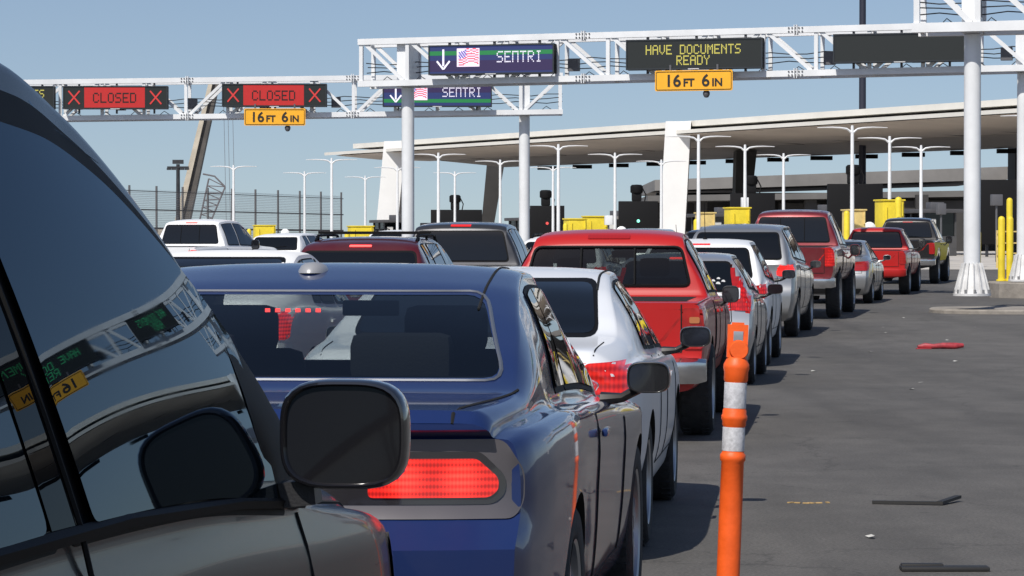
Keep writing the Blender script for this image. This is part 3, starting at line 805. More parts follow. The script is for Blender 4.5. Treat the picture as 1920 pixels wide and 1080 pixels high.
def coupe():
    root,P,body=vehicle(COUPE,(-.86,8.3),.109,'dark blue two-door coupe with wide red taillights, directly ahead of the dark suv',LANE,BLUE,hollow=(.66,3.62),glass=GLASS,alloy=0,plate=False,mirror_col=BLACKP,seams=False,name='coupe')
    mb=MB()
    for s in('right','left'):
        P.line('panel_gap',[(2.10,.96),(2.08,.7),(2.12,.36)],s,0,.0055,SEAM,root)
        P.line('panel_gap',[(3.38,.94),(3.36,.6),(3.32,.36)],s,0,.0055,SEAM,root)
        P.line('panel_gap',[(2.05,.36),(3.32,.36)],s,0,.005,SEAM,root)
    for s in(-1,1):
        P.line('panel_gap',[(s*.69,.07),(s*.70,.14),(s*.745,.42),(s*.80,.76)],'top',0,.0055,SEAM,root)
        P.line('panel_gap',[(s*.69,1.075),(s*.69,1.045)],'rear',0,.0055,SEAM,root)
    bz=mat('taillight_bezel',(.115,.105,.11),.38,.3,coat=.4); bz2=mat('bezel_dark',(.02,.018,.02),.2,0,coat=1)
    P.patch('light_surround',rounded([(-.86,.775),(.86,.775),(.885,.82),(.885,.91),(.83,1.0),(-.83,1.0),(-.885,.91),(-.885,.82)],.03),'rear',.006,bz,root,step=.05)
    for s in(-1,1):
        l0=P.patch('light_housing',rounded([(s*.02,.815),(s*.80,.815),(s*.835,.845),(s*.835,.895),(s*.765,.965),(s*.02,.965)],.02),'rear',.010,bz2,root,step=.05)
        l=P.patch('taillight',rounded([(s*.45,.835),(s*.79,.835),(s*.815,.855),(s*.815,.89),(s*.755,.945),(s*.45,.945)],.015),'rear',.016,LITC,root,step=.05,thick=.01)
    b=MB(); h,_=P.hit('rear',0,.885,0); b.box(h+Vector((0,-.02,0)),(.30,.012,.14)); b.build('licence_plate',[PLATE],root)
    # weather strip + bright line round the rear window
    z0,z1,w0,w1=COUPE['rearwin']
    o=rounded([(-w0-.008,z0-.008),(w0+.008,z0-.008),(w1+.008,z1+.010),(-w1-.008,z1+.010)],.06)
    P.line('window_trim',o+[o[0]],'rear',.002,.0065,mat('dull_trim',(.16,.17,.19),.3,.5),root)
    # roof ditch lines
    for s in(-1,1):
        P.line('roof_trim',[(s*.60,1.42),(s*.59,1.9),(s*.58,2.5)],'top',.0,.005,SEAM,root)
    b=MB(); b.lathe([(.001,.028),(.03,.026),(.052,.016),(.064,.0),(.066,-.01)],20,(0,0,0)); b.v=[(v[0]*.8,v[1]*1.5,v[2]) for v in b.v]
    h,_=P.hit('top',-.04,1.93,0)
    a=b.build('antenna_cap',[mat('antenna_grey',(.33,.33,.34),.35,.2)],root); a.location=h
    # rim fuel door & interior
    b=MB()
    for i in range(6): b.box((-.085+i*.034,0,0),(.016,.006,.012))
    cl=b.build('brake_light',[LEDRED],root); cl.location=(-.02,1.42,1.335)
    ps=MB(); ps.box((0,.93,1.05),(1.40,.62,.03),bev=.01); ps.build('parcel_shelf',[INTER],root)
    for nm,x,y,z,w,h in (('rear_seat',-.36,1.30,.98,.62,.42),('rear_seat',.36,1.30,.98,.62,.42),('front_seat',-.38,2.25,.93,.50,.66),('front_seat',.38,2.25,.93,.50,.66)):
        b=MB(); b.box((x,y,z-.08),(w,.16,h),bev=.06)
        b.box((x,y+.02,z-.08+h/2+.07),(.30 if 'front' in nm else .34,.10,.17),bev=.045)
        b.box((x,y+.28,.60),(w,.55,.18),bev=.05)
        b.build(nm,[INTER],root)
    b=MB(); b.box((0,3.22,.94),(1.40,.40,.16),bev=.05); b.build('dashboard',[INTER],root)
    b=MB(); b.box((0,2.95,1.31),(.22,.02,.06),bev=.01); b.build('rear_view_mirror',[SEAL],root)
    # second side-glass line, rounded haunch highlight comes from the shell
    return root
coupe()

# --- silver white sedan
S=scaled(SEDAN,4.8,.90,1.43,step=.04,pstep=.022,sub=4,light=[(.60,.83),(.63,.98),(.86,.99),(.86,.83)],sidelight=[(.02,.83),(.02,.985),(.26,.965),(.18,.85)],platez=.86)
S['zb']=[(0,.93),(.8,.98),(2.2,.93),(3.6,.90),(4.5,.80),(4.8,.55)]
rw,Pw,_=vehicle(S,(-.28,14.15),.104,'silver white four-door sedan ahead of the blue coupe',LANE,SILVERW,lightm=lens('sedan_brake_lens',(.26,.004,.004),(1,.035,.022),.42,300),alloy=3,mirror_col=BLACKP)
for s in(-1,1): Pw.line('roof_trim',[(s*.585,1.44),(s*.57,1.8),(s*.56,2.8)],'top',.0,.007,SEAM,rw)

# --- red pickup with canopy-width cab
S=scaled(TRUCK,5.3,.92,1.70,R=.38,gc=.40,bed=1.75,step=.06,
  zt=[(0,1.10),(.05,1.11),(1.72,1.12),(1.78,1.13),(1.86,1.38),(1.94,1.58),(2.04,1.65),(2.5,1.69),(3.1,1.68),(3.35,1.60),(3.95,1.18),(4.1,1.12),(5.0,1.04),(5.2,.95),(5.3,.8)],
  zb=[(0,1.09),(1.7,1.11),(1.9,1.10),(3.9,1.07),(5.,.98),(5.3,.7)],extra=[1.74,1.76,1.78,1.80,1.82,1.84,1.86,1.88,1.9,1.93,1.96],
  wr=[(0,.85),(1.72,.85),(1.80,.80),(1.94,.66),(2.3,.63),(3.2,.63),(3.9,.74),(5.,.76),(5.3,.6)],
  rearwin=(1.21,1.535,.70,.62),windsc=(1.2,1.57,.72,.58),light=[(.74,.74),(.74,1.06),(.895,1.06),(.895,.74)],sidelight=[(.0,.75),(.0,1.05),(.07,1.05),(.07,.75)],
  chm=(1.625,.36,.035),tail=[(.3,.04),(1.1,0)],mir=(3.0,1.10),mo=.07,mwt=.15,mht=.15)
RL=lens('red_clear_lens',(.26,.015,.015),(1,.03,.02),.10,90)
rt,Pt,_=vehicle(S,(.60,23.0),.115,'bright red pickup truck with sliding rear window, behind the silver hatchback',LANE,RED,lightm=RL,chmm=UNLIT,slider=True,bumper=CHROME,mirror_col=PLASTIC,name='pickup_truck',hollow=(2.02,3.85))
Pt.patch('reverse_lamp',rounded([(.79,.94),(.79,.99),(.87,.99),(.87,.94)],.015),'rear',.02,ALENS,rt)
for s in(-1,1): Pt.line('roof_clip',[(s*.60,1.60),(s*.585,1.66)],'rear',.01,.018,SEAL,rt)
for s in(-1,1):
    b=MB(); b.box((s*.36,2.42,1.02),(.46,.15,.50),bev=.05); b.box((s*.36,2.42,1.36),(.26,.10,.16),bev=.04); b.build('front_seat',[INTER],rt)
b=MB(); b.box((0,3.45,1.10),(1.3,.35,.12),bev=.04); b.build('dashboard',[INTER],rt)
b=MB(); b.box((.02,3.25,1.47),(.20,.02,.06),bev=.01); b.build('rear_view_mirror',[SEAL],rt)

# --- silver hatchback
S=scaled(HATCH,4.1,.845,1.47,step=.05)
rh,Ph,_=vehicle(S,(1.80,32.2),.135,'silver hatchback with tall red taillights and paw sticker in its rear window',LANE,SILVER,lightm=LITD,mirror_col=BLACKP,alloy=1,name='hatchback')
for s in(-1,1): Ph.patch('pillar_lens',rounded([(s*.60,1.04),(s*.575,1.34),(s*.66,1.36),(s*.73,1.06)],.02),'rear',.010,UNLIT,rh)
for s in(-1,1): Ph.patch('reverse_lamp',rounded([(s*.60,.97),(s*.60,1.05),(s*.70,1.09),(s*.70,.96)],.02),'rear',.02,WLENS,rh)
stk=MB()
for (x,z,r) in ((.40,1.155,.022),(.455,1.125,.026),(.51,1.15,.022),(.455,1.18,.02)):
    h,_=Ph.hit('rear',x,z,.012); stk.add([(h.x+r*math.cos(a*math.pi/6),h.y-.004,h.z+r*math.sin(a*math.pi/6)) for a in range(12)],[tuple(range(12))])
stk.build('sticker',[mat('sticker_white',(.75,.75,.75),.6)],rh)
cu=bpy.data.curves.new('badge','FONT'); cu.body='FHD'; cu.size=.085; cu.extrude=.004; cu.align_x='CENTER'
bo=bpy.data.objects.new('badge',cu); col.objects.link(bo); bo.parent=rh; h,_=Ph.hit('rear',.50,.93,.008); bo.location=h; bo.rotation_euler=(R(90),0,0); cu.materials.append(mat('badge_grey',(.12,.12,.13),.4))
dgm=bpy.context.evaluated_depsgraph_get(); me=bpy.data.meshes.new_from_object(bo.evaluated_get(dgm)); me.materials.clear(); me.materials.append(MATS['badge_grey'])
bm_o=bpy.data.objects.new('badge',me); col.objects.link(bm_o); bm_o.parent=rh; bm_o.location=bo.location; bm_o.rotation_euler=bo.rotation_euler; bpy.data.objects.remove(bo)
ant=MB(); ant.tube([(-.05,1.0,1.47),(-.05,.62,1.78)],[.006,.003],5); ant.build('antenna',[SEAL],rh)

# --- further vehicles in the nearest lane
rr,Pr,_=vehicle(scaled(SUV,4.45,.90,1.64),(2.36,37.3),.14,'white crossover with lit red taillights, ahead of the silver hatchback',LANE,WHITE,lightm=LITD,chmm=LIT,mirror_col=BLACKP,name='crossover')
b=MB(); b.lathe([(.03,0),(.02,.03)],8,(.03,.9,1.63)); b.tube([(.03,.9,1.64),(.03,.75,2.1)],[.006,.003],5); b.build('antenna',[SEAL],rr)
vehicle(scaled(SUV,4.9,.95,1.85,R=.38),(3.62,47.4),.18,'silver suv with black rear glass, between the white crossover and the maroon pickup',LANE,SILVERD,rails=SILVERD,mirror_col=BLACKP,name='suv')
S=scaled(TRUCK,6.0,1.0,2.12,R=.46,gc=.68,arch=1.2)
S['light']=[(.80,1.02),(.80,1.38),(.97,1.38),(.97,1.02)]; S['sidelight']=[(.0,1.03),(.0,1.37),(.08,1.37),(.08,1.03)]
vehicle(S,(5.2,56.3),.19,'tall maroon lifted pickup truck with big wheels',LANE,MAROON,slider=True,lightm=LITD,chmm=MAROON,bumper=CHROME,alloy=3,name='pickup_truck')
vehicle(scaled(SEDAN,4.5,.88,1.45),(7.25,66.6),.21,'small silver car in the shadow of the maroon pickup',LANE,SILVERD,lightm=UNLIT)
S=scaled(TRUCK,5.2,.92,1.72,R=.38,gc=.45)
vehicle(S,(9.1,74.6),.22,'smaller red pickup truck between the silver car and the black pickup',LANE,RED,lightm=UNLIT,chmm=UNLIT,bumper=RED,mirror_col=PLASTIC,name='pickup_truck')
S=scaled(TRUCK,5.9,1.0,1.98,R=.43,gc=.5)
YEL_REFL=paint('yellow_reflection_paint',(.88,.66,.03),.0,.4,.02); YEL_REFL.node_tree.nodes['Principled BSDF'].inputs['Coat Weight'].default_value=.0; YEL_REFL.node_tree.nodes['Principled BSDF'].inputs['Specular IOR Level'].default_value=.1  # yellow reflections on the black truck's flanks and pillars, painted as colour
rg,Pg,_=vehicle(S,(11.55,87.0),.23,'black pickup truck with yellow reflections painted on its sides at the head of the lane',LANE,BLACKP,lightm=UNLIT,chmm=UNLIT,bumper=CHROME,mirror_col=PLASTIC,name='pickup_truck')
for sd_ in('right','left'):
    Pg.patch('side_patch',[(.08,.84),(.74,.84),(.86,1.02),(1.3,1.10),(1.76,1.02),(1.88,.84),(1.95,.68),(4.2,.68),(4.38,.88),(4.5,1.0),(4.92,1.10),(5.34,1.0),(5.46,.88),(5.7,.92),(5.6,1.14),(4.3,1.21),(.08,1.24)],sd_,.006,YEL_REFL,rg,step=.12)
    Pg.patch('pillar_reflection',[(2.72,1.26),(2.86,1.26),(2.84,1.80),(2.74,1.80)],sd_,.014,YEL_REFL,rg,step=.08)
# --- lanes to the left
WHITE2=paint('chalk_white_paint',(.82,.82,.81),.0,.5,.02); WHITE2.node_tree.nodes['Principled BSDF'].inputs['Coat Weight'].default_value=.0
vehicle(scaled(SEDAN,4.8,.92,1.51),(-2.70,23.6),.115,'white sedan roof showing just beyond the blue coupe roof',LANE2,WHITE2,seams=False)
rv,Pv,_=vehicle(scaled(SUV,4.7,.90,1.66,rearwin=(1.17,1.47,.70,.64),chm=(1.545,.26,.02)),(-1.80,33.6),.12,'dark red suv with black roof rack and lit brake light',LANE2,DRED,rails=SEAL,name='suv')
for yy in (.95,1.9):
    b=MB(); b.bar((-.60,yy,1.70),(.60,yy,1.70),.05,.03); b.build('rack_bar',[SEAL],rv)
vehicle(scaled(TRUCK,5.7,.98,1.90),(-1.00,41.2),.125,'dark grey pickup truck with wide black rear window',LANE2,DGREY,chmm=LIT,bumper=CHROME,mirror_col=PLASTIC,name='pickup_truck')
vehicle(scaled(SUV,4.6,.92,1.62),(.85,54.5),.15,'white wagon with roof rack seen over the red pickup',LANE2,WHITE,rails=SEAL,seams=False,name='wagon')
vehicle(scaled(SUV,4.7,.93,1.72),(2.75,65.5),.17,'pale grey suv roof seen over the right of the red pickup cab',LANE2,SILVERD,seams=False,name='suv')
vehicle(scaled(TRUCK,5.9,1.0,1.93),(-8.35,69.2),.30,'white pickup truck with three-pane rear window left of the crane lamp',LANE2,WHITE,slider=True,bumper=CHROME,mirror_col=BLACKP,name='pickup_truck')
vehicle(scaled(SUV,4.6,.92,1.52),(-6.9,84.5),.25,'small white suv beyond the white pickup',LANE2,WHITE,seams=False,name='suv')
vehicle(scaled(SUV,4.6,.92,1.62),(-3.5,84),.22,'white suv with black roof bars beyond the dark red suv',LANE2,WHITE,rails=SEAL,seams=False,name='suv')
vehicle(scaled(SUV,4.6,.92,1.62),(6.1,92),.22,'grey suv roof at the booths behind the silver suv',LANE2,DGREY,seams=False,name='suv')

# --- near dark suv
NEAR=dict(L=5.15,W=.97,H=1.90,R=.38,wy=[1.0,4.05],gc=.25,sub=5,step=.045,
 zt=[(0,1.2),(.1,1.4),(.45,1.75),(.9,1.87),(1.6,1.89),(2.1,1.87),(2.4,1.81),(2.8,1.65),(3.3,1.36),(3.6,1.16),(3.74,1.09),(4.3,1.03),(4.8,.93),(5.05,.82),(5.15,.68)],
 zb=[(0,1.18),(1.5,1.16),(2.4,1.13),(3.3,1.06),(4.2,.975),(4.8,.88),(5.15,.6)],
 hw=[(0,.88),(.3,.95),(3.4,.965),(4.1,.97),(4.6,.93),(4.95,.80),(5.15,.62)],
 wi=[(0,.86),(.3,.91),(3.3,.925),(4.2,.88),(5.15,.55)],
 wr=[(0,.8),(.5,.79),(1.5,.745),(2.3,.75),(2.9,.80),(3.6,.865),(4.2,.80),(5.15,.5)],
 tail=[(.25,.10),(.45,-.05),(.66,-.06),(.78,0),(1.2,.02)],nose=[(.2,.1),(.45,0),(.8,.06),(1.0,.2)],
 rearwin=(1.28,1.68,.74,.68),windsc=(1.13,1.76,.80,.70),
 wins=[(.55,1.22,.25,.0),(1.30,2.12,.0,.03),(2.24,3.26,.03,-.3)],wintop=.84,
 light=[(.72,.95),(.72,1.3),(.90,1.3),(.90,.95)],sidelight=None,chm=(1.74,.3,.02),mir=(3.05,1.2),kind='suv')
def near_suv():
    S=NEAR
    BLK=paint('near_suv_paint',(.006,.010,.014),.0,.4,.003); BLK.node_tree.nodes['Principled BSDF'].inputs['Coat Weight'].default_value=.28; BLK.node_tree.nodes['Principled BSDF'].inputs['Roughness'].default_value=.25; BLK.node_tree.nodes['Principled BSDF'].inputs['Specular IOR Level'].default_value=.2
    X,d=-1.70,2.3
    root=empty('suv',(X,d,0),-math.atan(.11),'dark suv filling the left edge, with large side window and door mirror','suv',LANE)
    vs,fs=shell(S); P=Proj(vs,fs)
    body=raw_mesh('body',vs,fs,[BLK])
    cut(body,[cyl_cutter(a,b,y,S['R'],.43,WELL) for y in S['wy'] for a,b in((.6,1.2),(-1.2,-.6))]); body.parent=root
    g=dark_mirror_glass('near_suv_glass',(.42,.52,.62),(.003,.006,.009))
    zb=lambda y: smooth_keys(S['zb'],y); zt=lambda y: smooth_keys(S['zt'],y)
    def outline(y0,y1,e,tf,lean=.04,n=26):
        bot=[(y0-e+(y1-y0+2*e)*i/n,0) for i in range(n+1)]
        bot=[(y,zb(y)+.012-e+.01*(zt(y)-zb(y))) for y,_ in bot]
        top=[]
        for i in range(n+1):
            y=y0-e+lean+(y1+e-y0+e-lean)*i/n; z=zb(y)+tf*(zt(y)-zb(y))+e*.7
            if z>zb(y)+.05: top.append((y,z))
        return bot+top[::-1]
    for side in('right','left'):
        P.patch('window_frame',rounded(outline(1.77,3.22,.03,.835,-.20),.02,3),side,.001,SEAL,root,step=.05)
        P.patch('front_window',rounded(outline(1.81,3.14,.0,.785,-.20),.03,4),side,.007,g,root,step=.05,smooth=.006)
        P.patch('window_frame',rounded(outline(.88,1.63,.03,.845,-.02),.02,3),side,.003,SEAL,root,step=.06)
        P.patch('rear_door_window',rounded([(.93,zb(.93)+.02),(1.59,zb(1.59)+.02),(1.40,zb(1.4)+.8*(zt(1.4)-zb(1.4))),(1.03,zb(1.03)+.8*(zt(1.03)-zb(1.03)))],.03,4),side,.006,g,root,step=.05,smooth=.006)
        P.patch('pillar_trim',[(1.62,zb(1.6)+.02),(1.74,zb(1.74)+.02),(1.56,zb(1.56)+.80*(zt(1.56)-zb(1.56))),(1.44,zb(1.44)+.80*(zt(1.44)-zb(1.44)))],side,.007,MATS.get('ptrim') or MATS.setdefault('ptrim',dark_mirror_glass('pillar_trim_gloss',(.22,.25,.28),(.006,.006,.007))),root,step=.06)
        P.patch('quarter_window',rounded(outline(.42,.80,.0,.80,.12),.03,4),side,.006,g,root,step=.08)
        mb=MB()
        P.line('panel_gap',[(1.55,zb(1.55)+.82*(zt(1.55)-zb(1.55))),(1.755,zb(1.75)+.02),(1.78,zb(1.75)-.05),(1.85,.8),(1.85,.4)],side,.008,.0045,SEAM,root)
        P.line('panel_gap',[(3.36,zb(3.36)-.01),(3.38,.8),(3.34,.4)],side,0,.004,SEAM,root)
        P.line('panel_gap',[(3.40,zb(3.4)+.01),(4.2,zb(4.2)+.015),(4.9,.86)],side,0,.004,SEAM,root)
        sg=1 if side=='right' else -1
        h,_=P.hit(side,2.02,1.0,0); b=MB(); b.box(h+Vector((sg*.02,0,0)),(.03,.2,.035),bev=.012); b.build('door_handle',[BLK],root)
        # belt weather strip
        P.line('belt_strip',[(1.25,zb(1.25)+.01),(2.0,zb(2.0)+.01),(2.8,zb(2.8)+.008),(3.4,zb(3.4)+.008)],side,.008,.012,SEAL,root)
        # mirror corner sail
        P.patch('mirror_sail',[(3.09,zb(3.1)+.01),(3.52,zb(3.5)+.012),(3.42,zb(3.42)+.80*(zt(3.42)-zb(3.42))),(3.22,zb(3.22)+.82*(zt(3.22)-zb(3.22))),(3.02,zb(3.02)+.83*(zt(3.02)-zb(3.02))),(3.02,zb(3.02)+.70*(zt(3.02)-zb(3.02)))],side,.012,SEAL,root)
        P.patch('headlight',rounded([(4.45,.80),(4.5,.90),(4.95,.84),(5.05,.74),(4.9,.68)],.03),side,.006,WLENS,root)
        mo=mirror_part(root,sg*1.057,3.13,1.207,GPLASTIC,w=.235,h=.20,glass=mat('near_mirror_glass',(.01,.01,.012),.06,0,coat=.3,spec=.4),stalk=False,sgn=sg,dd=.15,rr=.4)
        b=MB(); b.bar((sg*.9,3.2,1.09),(sg*1.0,3.2,1.10),.07,.045); b.build('mirror_arm',[PLASTIC],mo)
    o=[(-.82,1.15),(.82,1.15),(.74,1.80),(-.74,1.80)]
    P.patch('windshield',rounded(o,.06),'front',.004,g,root)
    o=[(-.74,1.28),(.74,1.28),(.66,1.68),(-.66,1.68)]
    P.patch('rear_window',rounded(o,.06),'rear',.004,g,root)
    for s in(-1,1):
        P.patch('taillight',[(s*.72,.95),(s*.72,1.25),(s*.86,1.25),(s*.86,.95)],'rear',.006,UNLIT,root)
    for y in S['wy']:
        for s in(-1,1): make_wheel(root,s*.845,y,.38,.23,2)
    return root
near_suv()

# ------------------------------------------------------------------ setting
def ground():
    ys=[-60,-10,0,10,20,30,42,48,55,65,80,100,125,150,160,200,300,600,4000]
    xs=[-3000,-200,-60,-30,-15,0,15,30,60,200,3000]
    vs=[(x,y,gz(y)) for y in ys for x in xs]; n=len(xs)
    fs=[(j*n+i,j*n+i+1,(j+1)*n+i+1,(j+1)*n+i) for j in range(len(ys)-1) for i in range(n-1)]
    m=bpy.data.materials.new('asphalt'); m.use_nodes=True; nt=m.node_tree; p=nt.nodes['Principled BSDF']
    tc=nt.nodes.new('ShaderNodeTexCoord')
    def noise(sc_,det=8,rg=.6,w=(1,1,1)):
        mp=nt.nodes.new('ShaderNodeMapping'); mp.inputs['Scale'].default_value=w
        nt.links.new(tc.outputs['Object'],mp.inputs['Vector'])
        q=nt.nodes.new('ShaderNodeTexNoise'); q.inputs['Scale'].default_value=sc_; q.inputs['Detail'].default_value=det; q.inputs['Roughness'].default_value=rg
        nt.links.new(mp.outputs['Vector'],q.inputs['Vector']); return q
    def ramp(src,a,b,ca,cb):
        r=nt.nodes.new('ShaderNodeValToRGB'); r.color_ramp.elements[0].position=a; r.color_ramp.elements[1].position=b
        r.color_ramp.elements[0].color=(*ca,1); r.color_ramp.elements[1].color=(*cb,1); nt.links.new(src,r.inputs['Fac']); return r
    def mul(a,b,f=1):
        x=nt.nodes.new('ShaderNodeMix'); x.data_type='RGBA'; x.blend_type='MULTIPLY'; x.inputs['Factor'].default_value=f
        nt.links.new(a,x.inputs['A']); nt.links.new(b,x.inputs['B']); return x.outputs['Result']
    big=ramp(noise(.16,6,.6,(1,.45,1)).outputs['Fac'],.3,.7,(.084,.079,.073),(.132,.124,.114))
    sm=ramp(noise(55,3,.7).outputs['Fac'],.3,.7,(.55,.55,.55),(1.25,1.25,1.25))
    mid=ramp(noise(1.6,7,.7,(1,.6,1)).outputs['Fac'],.35,.62,(.80,.80,.80),(1.08,1.08,1.08))
    streak=ramp(noise(.9,5,.6,(1,.06,1)).outputs['Fac'],.36,.55,(.84,.84,.84),(1.04,1.04,1.04))
    c=mul(mul(mul(big.outputs[0],sm.outputs[0]),mid.outputs[0]),streak.outputs[0])
    v=nt.nodes.new('ShaderNodeTexVoronoi'); v.feature='DISTANCE_TO_EDGE'; v.inputs['Scale'].default_value=.33
    nz=noise(1.2,6,.7); mxv=nt.nodes.new('ShaderNodeVectorMath'); mxv.operation='MULTIPLY_ADD'
    nt.links.new(nz.outputs['Color'],mxv.inputs[0]); mxv.inputs[1].default_value=(1.2,1.2,0); nt.links.new(tc.outputs['Object'],mxv.inputs[2])
    nt.links.new(mxv.outputs[0],v.inputs['Vector'])
    cr=ramp(v.outputs['Distance'],.0,.006,(.45,.45,.45),(1,1,1)); c=mul(c,cr.outputs[0],.7)
    sp=nt.nodes.new('ShaderNodeTexVoronoi'); sp.inputs['Scale'].default_value=2.1; nt.links.new(tc.outputs['Object'],sp.inputs['Vector'])
    spr=ramp(sp.outputs['Distance'],.05,.09,(.35,.35,.35),(1,1,1)); c=mul(c,spr.outputs[0],.45)
    nt.links.new(c,p.inputs['Base Color']); p.inputs['Roughness'].default_value=.8
    b=nt.nodes.new('ShaderNodeBump'); b.inputs['Strength'].default_value=.5; b.inputs['Distance'].default_value=.01
    nt.links.new(noise(90,4,.7).outputs['Fac'],b.inputs['Height']); nt.links.new(b.outputs['Normal'],p.inputs['Normal'])
    mb=MB(); mb.add(vs,fs); o=mb.build('ground',m); tag(o,kind='structure')
ground()
def bounce_sheet():  # pale sheet added to bounce light up onto the canopy underside
    ys=[112,125,150,160,200,330]; xs=[-60,-30,0,30,70]
    vs=[(x-(112-y)*0 ,y,gz(y)+.012) for y in ys for x in xs]; n=len(xs)
    fs=[(j*n+i,j*n+i+1,(j+1)*n+i+1,(j+1)*n+i) for j in range(len(ys)-1) for i in range(n-1)]
    b=MB(); b.add(vs,fs); o=b.build('bounce_pavement',mat('pale_bounce_sheet',(.46,.43,.39),.9,noise=.15,nscale=.3)); tag(o,kind='structure')
bounce_sheet()

def island(name,pts,h,label,kind='structure',z=None):
    b=MB(); n=len(pts)
    zz=[(gz(y) if z is None else z) for x,y in pts]
    ins=.05; cx=sum(p[0] for p in pts)/n; cy=sum(p[1] for p in pts)/n
    lo=[(x,y,q-.3) for (x,y),q in zip(pts,zz)]; hi=[(x,y,q+h-.03) for (x,y),q in zip(pts,zz)]
    hi2=[(x+(cx-x)*.02,y+(cy-y)*.02,q+h) for (x,y),q in zip(pts,zz)]
    fs=[]
    for i in range(n):
        j=(i+1)%n; fs+=[(i,j,j+n,i+n),(i+n,j+n,j+2*n,i+2*n)]
    fs.append(tuple(range(2*n,3*n)))
    b.add(lo+hi+hi2,fs); o=b.build(name,CONC,fix=True); tag(o,kind='structure'); return o
def oval(cx,cy,rx,ry,ang,n=20,p=3):
    out=[]
    for i in range(n):
        a=2*math.pi*i/n; c,s=math.cos(a),math.sin(a); q=(abs(c)**p+abs(s)**p)**(-1/p)
        x,y=c*q*rx,s*q*ry; out.append((cx+x*math.cos(ang)-y*math.sin(ang),cy+x*math.sin(ang)+y*math.cos(ang)))
    return out
island('traffic_island',oval(10.6,60.6,1.95,1.3,-.05),.09,'')
island('traffic_island',oval(14.2,66.5,4.6,.9,1.35),.20,'')
island('traffic_island',oval(13.9,72.6,2.1,1.5,-.1),.38,'')

